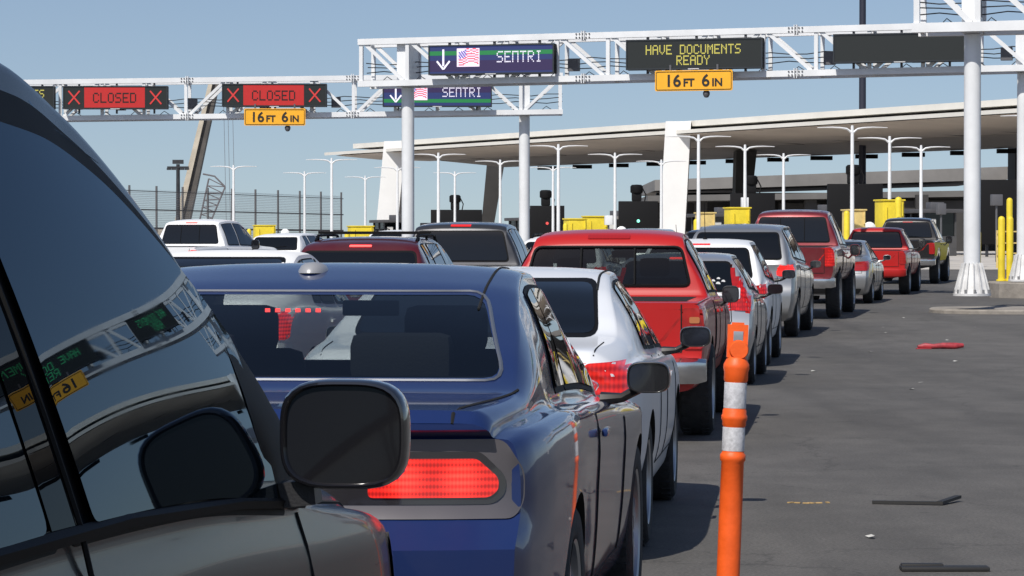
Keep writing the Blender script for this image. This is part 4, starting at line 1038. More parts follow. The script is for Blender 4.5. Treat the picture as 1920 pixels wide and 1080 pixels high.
# ------------------------------------------------------------------ gantries
def gantry(name,loc,rz,L,zb0,zb1,ht,dep,poles,label,cw=.15,panel=1.32,splices=(),diagflip=2,pr=.165):
    root=empty(name,loc,rz,label,'gantry','overhead sign gantries')
    Z=lambda x: zb0+(zb1-zb0)*x/L
    z0=loc[2]
    def P(x,f,t): return (x,(-dep/2 if f==0 else dep/2),Z(x)-z0+cw/2+(ht-cw)*t)
    for f in(0,1):
        for t in(0,1):
            b=MB(); b.bar(P(0,f,t),P(L,f,t),cw,cw); b.build('chord',WSTEEL,root)
    n=round(L/panel)
    for i in range(n+1):
        x=L*i/n if 0<i<n else (cw/2 if i==0 else L-cw/2)
        for f in(0,1):
            b=MB(); p=Vector(P(x,f,0))+Vector((0,0,cw/2)); q=Vector(P(x,f,1))-Vector((0,0,cw/2)); b.bar(p,q,cw*.62,cw*.62); b.build('upright',WSTEEL,root)
            if i<n:
                x2=L*(i+1)/n; up=(i//diagflip)%2==0
                a=Vector(P(x+cw*.3,f,1 if up else 0)); c=Vector(P(x2-cw*.3,f,0 if up else 1))
                dv=(c-a).normalized(); a+=dv*cw*.6; c-=dv*cw*.6
                off=Vector((0,.004 if f==0 else -.004,0))
                b=MB(); b.bar(a+off,c+off,cw*.58,cw*.58); b.build('diagonal',WSTEEL,root)
        for t in(0,1):
            b=MB(); p=Vector(P(x,0,t))+Vector((0,cw/2,0)); q=Vector(P(x,1,t))-Vector((0,cw/2,0)); b.bar(p,q,cw*.5,cw*.5); b.build('cross_member',WSTEEL,root)
    for (x,splz) in splices:
        for t in(0,1):
            b=MB(); c=Vector(P(x,0,t))
            for s in(-1,1): b.box(c+Vector((s*.03,0,0)),(.02,cw+.09,cw+.09))
            for k in range(5):
                for s in(-1,1): b.lathe([(.001,.02),(.022,.02),(.022,0)],6,c+Vector((-.17+.085*k,-cw/2-.022,s*.045)),mi=1,axis='y')
            b.build('splice_flange',[WSTEEL,GALV],root)
    for (x,zf,base) in poles:
        b=MB(); zt=Z(x)-z0+ht+.02
        b.lathe([(pr,zf-z0),(pr,Z(x)-z0-.02)],28,(x,0,0))
        b.build('post',WSTEEL2,root)
        b=MB(); b.box((x,0,(Z(x)-z0+zt)/2-.02),(pr*2.0,dep-cw-.02,zt-Z(x)+z0-.02)); b.build('post_head',WSTEEL2,root)
        if base:
            b=MB(); k=14; zf2=zf-z0
            b.lathe([(pr*2.25,zf2),(pr*2.25,zf2+.05),(pr*1.0,zf2+.05)],28,(x,0,0))
            b.lathe([(pr*1.95,zf2+.05),(pr*1.75,zf2+.12),(pr*1.12,zf2+.60),(pr,zf2+.64)],28,(x,0,0))
            for i in range(k):
                a=2*math.pi*i/k; ca,sa=math.cos(a),math.sin(a); tn=Vector((-sa,ca,0))*.008
                def q(r,z): return Vector((x+ca*r,sa*r,z))
                prof=[(pr*.98,zf2+.05),(pr*2.15,zf2+.05),(pr*2.1,zf2+.12),(pr*1.28,zf2+.66),(pr*.98,zf2+.68)]
                vs=[q(*c)+tn for c in prof]+[q(*c)-tn for c in prof]; m_=5
                b.add(vs,[tuple(range(m_)),tuple(range(2*m_-1,m_-1,-1))]+[(j,(j+1)%m_,(j+1)%m_+m_,j+m_) for j in range(m_)])
            b.build('base_gussets',mat('base_paint',(.58,.58,.58),.5,noise=.15,nscale=4),root,fix=True)
            b=MB()
            for i in range(12):
                a=2*math.pi*(i+.5)/12; c=(x+math.cos(a)*pr*2.05,math.sin(a)*pr*2.05,zf2)
                b.lathe([(.001,.13),(.028,.13),(.028,.05)],6,c)
            b.build('anchor_bolts',GALV,root)
    # conduits along the truss
    b=MB()
    for j,(zz,yy) in enumerate(((.32,.15),(.42,.22),(.5,.1))):
        pts=[(L*i/40,yy*dep*1.2,Z(L*i/40)-z0+ht*zz+.035*math.sin(i*1.9+j)) for i in range(41)]
        b=MB(); b.tube(pts,.014,5,caps=False); b.build('conduit',PLASTIC,root)
    b=MB()
    for i in range(int(L/.9)):
        b=MB(); x=.5+i*.9; b.tube([(x,-.1,Z(x)-z0+cw*.3+.1),(x+.15,-.12,Z(x)-z0+cw+.12),(x+.35,-.08,Z(x)-z0+cw*.4+.08)],.012,5,caps=False); b.build('cable_loop',PLASTIC,root)
    for i in range(int(L/2.2)):
        b=MB(); x=1.2+i*2.2; b.box((x,.1,Z(x)-z0+ht*.38),(.28,.2,.32)); b.build('junction_box',GREYPL,root)
    return root
rzB=math.atan2(-4.,15.21); uB=Vector((math.cos(rzB),math.sin(rzB),0)); nB=Vector((math.sin(rzB),-math.cos(rzB),0))
B0=Vector((-3.85,76.70,0)) # left end
gantry('sign_gantry',(B0.x,B0.y,0),rzB,18.6,5.66,5.83,1.24,1.05,[(1.18,.35,True),(17.03,.66,True)],'white truss gantry carrying the green-striped, documents and blank signs',cw=.155,splices=((6.0,0),(11.45,0)))
A0=Vector((-17.6,90,0))
gantry('sign_gantry',(A0.x,A0.y,0),0,19.15,5.30,5.55,1.26,1.05,[(17.98,.5,True),(1.5,.5,True)],'farther white truss gantry with the two red closed signs',cw=.15,splices=((7.7,0),(12.74,0)))
rzC=math.atan2(-4.,15.21)
C0=Vector((8.26,60.1,0)); uC=Vector((math.cos(rzC),math.sin(rzC),0)); nC=Vector((math.sin(rzC),-math.cos(rzC),0))
gantry('sign_gantry',(C0.x,C0.y,0),rzC,18.5,5.86,5.92,1.3,1.15,[(1.16,.52,True),(17.2,.2,True)],'nearest white truss gantry, cut by the top right corner',cw=.19,splices=((7,0),),pr=.172)

# ------------------------------------------------------------------ signs
FONT57={'A':'0E11111F111111','B':'1E11111E11111E','C':'0E11101010110E','D':'1E11111111111E','E':'1F10101E10101F','H':'1111111F111111','I':'0E04040404040E',
'L':'1010101010101F','M':'111B1515111111','N':'11191513111111','O':'0E11111111110E','R':'1E11111E141211','S':'0F10100E01011E','T':'1F040404040404','U':'1111111111110E',
'V':'11111111110A04','Y':'11110A04040404','F':'1F10101E101010','G':'0F10101711110F',' ':'00000000000000','n':'1F111111111111'}
def dots(text,cx,cz,px,pz,mb,y=0,fill=.82,mi=0):
    w=(len(text)*6-1)*px
    for i,ch in enumerate(text):
        hx=FONT57[ch]
        for r in range(7):
            row=int(hx[2*r:2*r+2],16)
            for c in range(5):
                if row>>(4-c)&1:
                    x=cx-w/2+(i*6+c+.5)*px; z=cz+(3-r)*pz; a,b_=px*fill/2,pz*fill/2
                    mb.add([(x-a,y,z-b_),(x+a,y,z-b_),(x+a,y,z+b_),(x-a,y,z+b_)],[(0,1,2,3)],mi)
def sign_root(name,base,u,t,z,rz,n,fwd,label,group=None,cat='sign'):
    p=base+u*t+n*fwd
    return empty(name,(p.x,p.y,z),rz,label,cat,group)
def sign_case(root,w,h,panelm,dep=.30):
    b=MB(); b.box((0,dep/2,0),(w,dep,h),bev=.012)
    b.build('case',BLACKBOX,root)
    f=MB(); t=.035
    for (c,s) in (((0,-.012,h/2-t/2),(w,.024,t)),((0,-.012,-h/2+t/2),(w,.024,t)),((-w/2+t/2,-.012,0),(t,.024,h-2*t)),((w/2-t/2,-.012,0),(t,.024,h-2*t))): f.box(c,s)
    f.build('frame',mat('sign_frame',(.04,.045,.05),.4,.4),root)
    q=MB(); a,c=w/2-t,h/2-t; q.quad((-a,-.004,-c),(a,-.004,-c),(a,-.004,c),(-a,-.004,c)); q.build('screen',panelm,root)
    l=MB(); l.box((0,-.03,-h/2+.005),(.28,.04,.022)); l.build('maker_plate',mat('plate_pale',(.6,.6,.6),.4),root)
    k=MB()
    for x in(-w*.36,w*.36,0): k.box((x,dep+.06,0),(.05,.12,h+.25))
    k.build('bracket',GREYPL,root)
def docs_sign(base,u,t,z,rz,n,label,w=3.42,h=.76,lm=AMBER):
    r=sign_root('message_sign',base,u,t,z,rz,n,.86,label)
    sign_case(r,w,h,DARKSCREEN)
    b=MB(); dots('HAVE DOCUMENTS',-.02,.115,.0292,.0345,b,-.008,.9); b.build('message_text',lm,r); b=MB(); dots('READY',-.02,-.155,.0292,.0345,b,-.008,.9); b.build('message_text',lm,r); return r
def closed_sign(t,z,label):
    r=sign_root('lane_sign',A0,Vector((1,0,0)),t,z,0,Vector((0,-1,0)),.86,label,'closed signs')
    w,h=3.18,.70; sign_case(r,w,h,DARKSCREEN)
    b=MB(); b.quad((-.94,-.008,-h/2+.045),(.90,-.008,-h/2+.045),(.90,-.008,h/2-.045),(-.94,-.008,h/2-.045)); b.build('red_panel',REDLED,r)
    b=MB(); dots('CLOSED',-.02,-.01,.0375,.044,b,-.012,1.02); b.build('message_text',DKTXT,r)
    b=MB()
    for x in(-1.25,1.23):
        b=MB()
        for s in(-1,1): b.bar((x-.17,-.014-.003*s,-.20*s),(x+.17,-.014-.003*s,.20*s),.045,.006,up=(0,1,0))
        b.build('cross_mark',XLED,r)
def flag(mb,x0,x1,z0,z1,y):
    nx,nz=26,15
    for i in range(nx):
        for j in range(nz):
            fx,fz=(i+.5)/nx,(j+.5)/nz
            wv=.09*math.sin(fx*7.0+.5)-.10*fx
            v=fz+wv
            if v<.12 or v>.90 or fx<.06 or fx>.95: m=0
            else:
                s=int((v-.12)/.78*11)
                m=1 if s%2==0 else 0
                if fx<.42 and v>.50: m=2 if (i+j)%3 else 0
            X0=x0+(x1-x0)*i/nx;X1=x0+(x1-x0)*(i+1)/nx;Z0=z0+(z1-z0)*j/nz;Z1=z0+(z1-z0)*(j+1)/nz
            mb.quad((X0,y,Z0),(X1,y,Z0),(X1,y,Z1),(X0,y,Z1),m)
def sentri_sign(base,u,t,z,rz,n,label,greentop):
    r=sign_root('lane_sign',base,u,t,z,rz,n,.86,label,'green-striped flag signs')
    w,h=3.32,.76; sign_case(r,w,h,PURP)
    a=w/2-.035
    b=MB(); zc=.17 if greentop else -.20
    b.quad((-a,-.007,zc-.055),(a,-.007,zc-.055),(a,-.007,zc+.055),(-a,-.007,zc+.055)); b.build('green_band',GRN,r)
    b=MB(); b.quad((-a,-.006,-.30),(a,-.006,-.30),(a,-.006,-.02),(-a,-.006,-.02)) if greentop else b.quad((-a,-.006,.05),(a,-.006,.05),(a,-.006,.33),(-a,-.006,.33)); b.build('violet_band',PURP2,r)
    b=MB(); zc=.03
    dots('SEnTRI',.75,.06,.034,.042,b,-.013,.75); b.build('message_text',WLED,r); b=MB()
    b.bar((-1.26,-.013,.27),(-1.26,-.013,-.16),.05,.01,up=(0,1,0))
    for s in(-1,1): b.bar((-1.26+s*.17,-.016,-.03),(-1.26,-.016,-.24),.045,.01,up=(0,1,0))
    b.build('arrow_mark',WLED,r)
    b=MB(); flag(b,-.90,-.30,-.18,.29,-.012); b.build('flag_picture',[mat('flag_pale_led',(.55,.45,.55),.5,emit=(.75,.6,.72),estr=.8),RLED,BLED],r)
def clearance_sign(base,u,t,z,rz,n,label,w=1.98,h=.52):
    r=sign_root('clearance_sign',base,u,t,z,rz,n,.93,label,'yellow clearance signs')
    b=MB(); b.prism(rounded([(-w/2,-h/2),(w/2,-h/2),(w/2,h/2),(-w/2,h/2)],.05),0,.02); b.build('sheet',OSIGN,r)
    o=rounded([(-w/2+.035,-h/2+.035),(w/2-.035,-h/2+.035),(w/2-.035,h/2-.035),(-w/2+.035,h/2-.035)],.04)
    f=MB()
    for i in range(len(o)):
        p,q=o[i],o[(i+1)%len(o)]; f.bar((p[0],-.006,p[1]),(q[0],-.006,q[1]),.012,.012)
    f.build('border',SIGNBLK,r)
    def txt(s,x,z_,size):
        cu=bpy.data.curves.new('t','FONT'); cu.body=s; cu.size=size; cu.extrude=.003; cu.offset=.008; cu.align_x='LEFT'
        o=bpy.data.objects.new('t',cu); col.objects.link(o)
        dg=bpy.context.evaluated_depsgraph_get(); me=bpy.data.meshes.new_from_object(o.evaluated_get(dg)); bpy.data.objects.remove(o)
        me.materials.clear(); me.materials.append(SIGNBLK)
        k=bpy.data.objects.new('clearance_text',me); col.objects.link(k); k.parent=r; k.location=(x,-.008,z_); k.rotation_euler=(R(90),0,0)
    txt('16',-.74,-.14,.42); txt('FT',-.27,-.14,.27); txt('6',.20,-.14,.42); txt('IN',.46,-.14,.27)
    b=MB()
    for x in(-.6,.6): b.box((x,.06,.15),(.05,.08,.5))
    b.build('bracket',GREYPL,r)
    return r
def horn(base,u,t,z,rz,n,label):
    r=sign_root('warning_beacon',base,u,t,z,rz,n,.80,label,'beacons under clearance signs','beacon')
    b=MB(); b.lathe([(.001,-.13),(.05,-.12),(.085,-.06),(.09,0),(.05,.06),(.04,.10)],14,(0,0,0)); b.build('dome',GREYPL,r)
    b=MB(); b.tube([(0,0,.10),(0,.3,.18),(0,.75,.30)],.02,6); b.build('arm',GREYPL,r)
# gantry B: local t measured from its left end B0 (pole is at 1.18)
sentri_sign(B0,uB,1.18+2.47,6.30,rzB,nB,'green-striped flag sign on the nearer gantry, beside its left post',True)
docs_sign(B0,uB,1.18+7.74,6.35,rzB,nB,'black message sign reading HAVE DOCUMENTS READY',w=3.48)
clearance_sign(B0,uB,1.18+7.75,5.68,rzB,nB,'yellow 16 ft 6 in sign below the HAVE DOCUMENTS READY sign')
horn(B0,uB,1.18+8.05,5.38,rzB,nB,'grey beacon below the yellow sign of the nearer gantry')
r=sign_root('message_sign',B0,uB,1.18+12.9,6.42,rzB,nB,.86,'blank black message sign next to the nearest gantry post'); sign_case(r,3.3,.72,DARKSCREEN)
# gantry A
tA=lambda X: X+17.6
closed_sign(tA(-12.05),6.04,'red CLOSED sign on the left, no yellow sign below it')
closed_sign(tA(-7.22),6.11,'red CLOSED sign with a yellow clearance sign below it')
clearance_sign(A0,Vector((1,0,0)),tA(-7.2),5.445,0,Vector((0,-1,0)),'yellow 16 ft 6 in sign below a red CLOSED sign',w=1.86,h=.52)
horn(A0,Vector((1,0,0)),tA(-6.82),5.14,0,Vector((0,-1,0)),'grey beacon below the yellow sign of the farther gantry')
sentri_sign(A0,Vector((1,0,0)),tA(-2.27),6.14,0,Vector((0,-1,0)),'green-striped flag sign on the farther gantry, behind the nearer gantry post',False)
r=docs_sign(A0,Vector((1,0,0)),tA(-15.4),6.04,0,Vector((0,-1,0)),'message sign at the far left, mostly hidden behind the dark suv',w=3.0,h=.7)
# gantry C signs, beyond the right edge (mirrored in the dark suv's window)
docs_sign(C0,uC,6.2,6.6,rzC,nC,'green-lettered message sign on the nearest gantry',lm=GREENLED)
clearance_sign(C0,uC,11.8,5.92,rzC,nC,'yellow 16 ft 6 in sign on the nearest gantry')
docs_sign(C0,uC,11.8,6.6,rzC,nC,'second green-lettered message sign on the nearest gantry',lm=GREENLED)

# ------------------------------------------------------------------ T-shaped lamps
def lamp(loc,H):
    root=empty('street_lamp',loc,0)
    b=MB(); b.tube([(0,0,0),(0,0,H*.5),(0,0,H-.1),(0,0,H+.12)],[.095,.085,.07,.055],12); b.build('pole',WSTEEL2,root)
    for s in(-1,1):
        b=MB()
        sec=[(.04,-.18,.10,.09),(.22,-.03,.13,.06),(.5,.02,.2,.045),(.85,.035,.26,.04),(1.2,.03,.22,.03),(1.47,.02,.06,.02)]
        vs=[];fs=[]
        for (x,z,w,h) in sec:
            for k in range(8):
                a=2*math.pi*k/8; vs.append((s*x,math.cos(a)*w/2*1.2,H+z+math.sin(a)*h*.8))
        for i in range(len(sec)-1):
            for k in range(8): fs.append((i*8+k,i*8+(k+1)%8,(i+1)*8+(k+1)%8,(i+1)*8+k))
        fs+=[tuple(range(8)),tuple(range(len(vs)-8,len(vs)))]
        b.add(vs,fs,0,True); b.build('lamp_arm',WSTEEL,root,fix=True)
    return root
LR=[(14.24,122.8),(17.35,134.8),(20.51,147.1),(8.45,132.9),(11.62,146.3),(14.8,159.9),(2.3,145.5),(5.58,159.0),(8.75,171.9),(-3.99,159.0),(-0.69,171.9),(2.6,185.8),(-10.37,168.7),(-7.26,185.8),(-3.88,199.3),(-17.4,183.3),(-14.09,199.3),(-10.58,211.5),(20.08,111.8)]
rowname=['behind the maroon pickup','in front of the right white column','above the red pickup cab','above the dark grey pickup','left of the left white column','near the crane']
pl=['nearest','middle','farthest']
proto=None
for i,(x,d) in enumerate(LR):
    if proto is None: o=proto=lamp((x,d,gz(d)),6.45-gz(d))
    else: o=copy_tree(proto)
    o.location=(x,d,gz(d)+ (6.45-gz(d)-(6.45-gz(122.8))) )
    tag(o,'white T-shaped lamp post behind the nearest gantry post' if i==18 else f'{pl[i%3]} of the three white T-shaped lamp posts {rowname[i//3]}','lamp post','white T-shaped lamp posts')

# ------------------------------------------------------------------ inspection canopy
PR=Vector((28.9,169,0)); PL=Vector((-14.8,247,0)); uc=(PL-PR).normalized(); nc=Vector((-uc.y,uc.x,0)); nc=nc if nc.y>0 else -nc
PR2=PR-uc*45
def canopy():
    root=empty('canopy',(6,205,0),0,'long inspection canopy with pale fascia spanning all the booths','canopy')
    def pt(t,w,z): # t metres from PL towards the right; w depth
        p=PL-uc*t+nc*w; return (p.x-6,p.y-205,z)
    T=(PR2-PL).length
    def slab(name,m,prof,t0,t1,wide=lambda t:1):
        b=MB(); N=14; n=len(prof); vs=[];fs=[]
        for i in range(N+1):
            t=t0+(t1-t0)*i/N
            for (w,z) in prof: vs.append(pt(t,w*wide(t),z))
        for i in range(N):
            for k in range(n): fs.append((i*n+k,i*n+(k+1)%n,(i+1)*n+(k+1)%n,(i+1)*n+k))
        fs+=[tuple(range(n)),tuple(range(N*n,(N+1)*n))]
        b.add(vs,fs); return b.build(name,m,root,fix=True)
    wd=lambda t: .68+.32*min(1,t/60)
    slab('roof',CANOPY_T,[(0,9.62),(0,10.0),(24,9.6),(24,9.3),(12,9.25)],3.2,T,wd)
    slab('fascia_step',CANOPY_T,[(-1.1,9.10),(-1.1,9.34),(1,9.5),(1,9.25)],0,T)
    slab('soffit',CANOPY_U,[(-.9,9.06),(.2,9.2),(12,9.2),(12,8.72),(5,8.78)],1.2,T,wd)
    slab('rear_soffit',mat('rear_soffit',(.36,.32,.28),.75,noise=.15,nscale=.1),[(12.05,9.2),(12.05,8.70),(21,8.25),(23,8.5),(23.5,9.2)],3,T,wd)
    for k in range(26):
        t=9+k*4.9
        b=MB(); p=pt(t,21*wd(t),8.05); b.box(p,(1.6,.6,.30)); b.build('hanging_light',BLACKBOX,root)
    # soffit seams
    b=MB()
    for k in range(22):
        t=4+k*6; b.bar(pt(t,-.6,9.05),pt(t,12*wd(t),8.69),.05,.03)
    b.build('soffit_joint',CANOPY_D,root)
    # legs
    def leg(name,m,m2,t,w,lean,wd_,dp,ztop,zbot=.9):
        b=MB(); x0=Vector(pt(t,w,0)); x1=x0+Vector((lean,0,0))
        hw=wd_/2
        vs=[]
        for (c,z,k) in((x0,zbot,.92),(x1,ztop,1.0)):
            for (dx,dy) in((-hw*k,0),(hw*k,0),(hw*k,dp),(-hw*k,dp)): vs.append((c.x+dx,c.y+dy,z))
        b.add(vs,[(0,1,5,4),(2,3,7,6),(3,0,4,7),(4,5,6,7),(3,2,1,0)],0); b.add([vs[1],vs[2],vs[6],vs[5]],[(0,1,2,3)],1)
        return b.build(name,[m,m2],root)
    for X,Y,lean in((-10.3,238,.85),(10.75,200,.50),(33,160,.5)):
        b=MB(); k=1.0; hw=.86; dp=6.0; q=[]
        for (cx,z) in((X-6,.9),(X-6+lean,9.95)):
            for dx,dy in((-hw,-1.5),(hw,-1.5),(hw+.5,dp),(-hw+.5,dp)): q.append((cx+dx,Y-205+dy,z))
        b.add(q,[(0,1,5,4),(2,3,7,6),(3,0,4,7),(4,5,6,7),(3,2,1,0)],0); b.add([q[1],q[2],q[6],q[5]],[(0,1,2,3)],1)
        b.build('white_column',[WCLAD,mat('column_shaded_side',(.36,.34,.32),.7)],root)  # right face painted grey, its shade put into the colour
    for X,Y,lean in((-2.45,255,1.0),(16.7,215,.5),(35.6,205,.3)):
        b=MB(); q=[]
        for (cx,z,hw) in((X-6,.9,.45),(X-6+lean,8.5,.75)):
            for dx,dy in((-hw,0),(hw,0),(hw,3),(-hw,3)): q.append((cx+dx,Y-205+dy,z))
        b.add(q,[(0,1,5,4),(1,2,6,5),(2,3,7,6),(3,0,4,7),(4,5,6,7),(3,2,1,0)]); b.build('shaded_column',CANOPY_D,root)  # near-black colour stands in for the canopy's shadow on these legs
    return root
canopy()

# ------------------------------------------------------------------ rear building
def rear_building():
    root=empty('inspection_building',(30,300,.95),0,'low grey flat-roofed building in shade behind the right of the canopy','building')
    def bx(name,x0,x1,y0,y1,z0,z1,m):
        b=MB(); b.box(((x0+x1)/2-30,(y0+y1)/2-300,(z0+z1)/2-.95),(x1-x0,y1-y0,z1-z0)); return b.build(name,m,root)
    b=MB()
    b.add([(14.5-30,-2,7.1-.95),(50-30,-4,8.2-.95),(50-30,-4,9.5-.95),(14.5-30,-2,8.2-.95),
           (14.5-30,30,7.1-.95),(50-30,30,8.2-.95),(50-30,30,9.5-.95),(14.5-30,30,8.2-.95)],[(0,1,2,3),(3,2,6,7),(7,6,5,4),(4,5,1,0),(1,5,6,2),(0,3,7,4)])
    b.build('roof',GREYB,root,fix=True)
    b=MB()
    b.add([(13.5-30,-8,5.9-.95),(46-30,-9,6.4-.95),(46-30,-9,7.0-.95),(13.5-30,-8,6.5-.95),
           (13.5-30,10,5.9-.95),(46-30,10,6.4-.95),(46-30,10,7.0-.95),(13.5-30,10,6.5-.95)],[(0,1,2,3),(3,2,6,7),(7,6,5,4),(4,5,1,0),(1,5,6,2),(0,3,7,4)])
    b.build('lower_canopy',mat('grey_cladding_dark',(.12,.115,.11),.7,noise=.15,nscale=.2),root,fix=True)
    bx('shade_wall',16,62,12,12.5,0,0,CANOPY_D) if 0 else None
    bx('shade_wall',15,62,304,306,.9,7.0,CANOPY_D)  # near-black sheets paint in the shade below the roofs
    # sloping side roof running toward the camera on the right
    b=MB(); b.add([(50-30,-4,9.5-.95),(50-30,-4,8.2-.95),(46.-30,-60,5.9-.95),(46.-30,-60,6.6-.95),(75-30,-4,9.5-.95),(75-30,-4,8.2-.95),(62-30,-60,5.9-.95),(62-30,-60,6.6-.95)],
      [(0,1,2,3),(3,2,6,7),(7,6,5,4),(0,3,7,4),(1,5,6,2)])
    b.build('side_roof',mat('grey_cladding_blue',(.10,.105,.12),.6,noise=.2,nscale=.2),root,fix=True)
    bx('shade_wall',46,60,250,252,.9,6.2,CANOPY_D)
    bx('shade_wall',27,31,296,298,.9,5.8,CANOPY_D)
    bx('shade_wall',38.5,46,292,294,.9,6.0,CANOPY_D)
    for i,(x,y) in enumerate(((19,295),(24,295),(29.8,293),(35,292),(40.5,290))):
        b=MB(); b.box((x-30,y-300,5.6-.95),(1.6 if i%2 else 1.2,1,1.9)); b.build('roof_unit',CANOPY_D,root)
    for i in range(12):
        x=20+i*2.3+random.random(); b=MB(); b.box((x-30,-3,3.4-.95+random.random()),(.5,.2,.12)); b.build('ceiling_light',mat('dim_lamp',(.5,.5,.48),.5,emit=(1,.95,.85),estr=.5),root)
    for i in range(9):
        x=18+i*3.1; b=MB(); b.box((x-30,-6,1.0),(1.5+random.random(),.6,1.8+random.random())); b.build('booth_panel',mat('booth_panel%d'%(i%3),[(.10,.09,.08),(.05,.05,.055),(.16,.14,.12)][i%3],.6),root)
rear_building()

# mast
b=MB(); b.tube([(24.6,206,.9),(24.6,206,20),(24.6,206,38)],[.27,.23,.18],12)
o=b.build('mast',mat('dark_blue_mast',(.022,.024,.04),.5,.2)); tag(o,'tall dark blue mast rising behind the canopy','mast')
o.location=(0,0,0)

# ------------------------------------------------------------------ lane signal boxes (dark boards with a hood)
def signal_board(X,d,w,z0,z1,led,label,hood=True,ladder=True):
    root=empty('signal_board',(X,d,gz(d)),0,label,'signal board','dark lane signal boards')
    g=gz(d)
    b=MB(); b.box((0,0,(z0+z1)/2-g),(w,.5,z1-z0),bev=.03); b.build('housing',BLACKBOX,root)
    b=MB()
    for x in(-w*.3,w*.3): b.box((x,.1,(z0-g)/2),(.14,.14,z0-g))
    b.build('support',DSTEEL,root)
    if hood:
        b=MB(); b.box((-.1,0,z1-g+.30),(.62,.5,.60),bev=.08); b.lathe([(.36,0),(.40,.06),(.40,.42),(.30,.52),(.001,.54)],16,(-.1,0,z1-g+.52)); b.tube([(.28,-.1,z1-g+.8),(.48,-.15,z1-g+.4),(.40,-.2,z1-g)],.04,6); b.build('camera_hood',BLACKBOX,root)
    if led:
        b=MB(); b.lathe([(.001,-.27),(.10,-.27),(.10,-.25)],12,(0,0,(z0+z1)/2-g+.12),axis='y'); b.build('signal_light',led,root)
    return root
GL=mat('green_signal',(.2,.7,.5),.4,emit=(.25,1,.7),estr=1.2); RLm=mat('red_signal',(.5,.05,.05),.4,emit=(.8,.1,.08),estr=.6)
signal_board(8.0,186,2.5,1.6,4.35,GL,'dark signal board with a green light left of the right white column')
signal_board(2.35,196,2.3,1.6,4.2,RLm,'dark signal board with a red light right of the far gantry post')
signal_board(.98,198,.9,1.4,4.0,None,'narrow dark box between the red-light board and the yellow cabinets',hood=False)
signal_board(-3.9,206,3.6,1.6,4.05,None,'dark signal board behind the dark grey pickup')
signal_board(14.1,172,2.6,1.6,4.6,None,'dark signal board above the maroon pickup cab left side')
signal_board(18.7,160,3.0,1.6,4.9,None,'dark signal board between the maroon pickup and the yellow cabinets')
signal_board(25.2,150,3.0,1.6,4.9,None,'dark signal board left of the nearest gantry post',hood=False)

# ------------------------------------------------------------------ yellow cabinets and bollards
def cabinet(X,d,w,h,label,m=YEL,z0=None,dep=1.0,lid=True):
    root=empty('cabinet',(X,d,gz(d)),.25,label,'cabinet','yellow booth cabinets')
    b=MB(); b.box((0,0,h/2),(w,dep,h),bev=.05); b.build('cabinet_body',m,root)
    b=MB(); b.box((0,0,h+.03),(w+.10,dep+.10,.07),bev=.02); b.build('lid',m,root)
    b=MB(); b.box((w*.5+.01,0,h*.55),(.03,dep*.7,h*.7)); b.build('side_patch',mat('yellow_shade',(.38,.27,.05),.6,noise=.2,nscale=3),root)
    b=MB(); b.tube([(-w*.32,-dep/2-.03,h*.2),(-w*.32,-dep/2-.03,h*.9)],.03,8); b.tube([(w*.40,-dep/2-.03,h*.75),(w*.40,-dep/2-.03,h*.98)],.04,8); b.build('hinge',m,root)
    return root
def bollard(X,d,h,label,r=.12,z=None,mi=YEL):
    root=empty('bollard',(X,d,gz(d) if z is None else z),0,label,'bollard','yellow bollards')
    b=MB(); b.lathe([(r*1.0,0),(r,h-r),(r*.87,h-r*.5),(r*.5,h-r*.13),(.001,h)],16); b.build('bollard_tube',mi,root)
    b=MB(); b.lathe([(r*1.5,0),(r*1.5,.04),(r,.05)],16); b.build('base_flange',mi,root)
for (px,ytop,w_px,d,lab,m) in ():
    pass
cabinet(16.85,131.0,1.02,2.75,'yellow cabinet with a bollard in front, right of the tan cabinet')
cabinet(14.75,126.6,.72,2.3,'tan cabinet behind the maroon pickup',YELT)
bollard(14.15,124,2.3,'yellow bollard left of the tan cabinet',.13)
bollard(16.6,126,2.9,'yellow bollard in front of the tall yellow cabinet',.15)
cabinet(10.9,142,1.02,2.45,'yellow cabinet right of the second tan cabinet')
cabinet(9.15,139,.70,2.2,'tan cabinet right of the right white column',YELT)
bollard(8.6,137,1.95,'yellow bollard left of the second tan cabinet')
bollard(7.83,132,.95,'left yellow bollard in front of the white column')
bollard(8.62,132,.95,'right yellow bollard in front of the white column')
cabinet(4.40,155.5,1.15,2.1,'tall yellow cabinet above the red pickup roof')
cabinet(3.30,153.5,1.0,1.95,'lower yellow cabinet above the red pickup roof',YEL)
bollard(2.75,151,1.75,'yellow bollard left of the cabinets above the red pickup')
bollard(-1.25,149,.8,'left small yellow bollard left of the far gantry post base')
bollard(.60,149,.8,'right small yellow bollard behind the far gantry post')
cabinet(-2.10,169,1.3,1.72,'tall yellow cabinet above the dark grey pickup roof')
cabinet(-3.05,167,1.0,1.45,'low yellow cabinet above the dark grey pickup roof')
cabinet(-9.35,181,1.45,1.75,'yellow cabinet left of the left white column')
bollard(-9.95,177,1.45,'yellow bollard left of the cabinet by the left white column',.16)
cabinet(-16.55,196,1.35,1.9,'yellow cabinet behind the white pickup')
bollard(-17.3,193,1.7,'yellow bollard left of the cabinet behind the white pickup',.14)
bollard(-12.6,190,1.0,'left of two small yellow bollards beyond the small white suv',.16)
bollard(-11.2,185,1.05,'right of two small yellow bollards beyond the small white suv',.16)
bollard(12.20,73.1,1.62,'left of the yellow bollard pair by the right gantry post',.088,.66)
bollard(12.41,73.1,1.62,'right of the yellow bollard pair by the right gantry post',.088,.66)
bollard(12.62,74.4,2.1,'taller yellow bollard behind the right gantry post',.08,.66)
bollard(18.9,119,1.5,'short yellow bollard beyond the black pickup',.13)
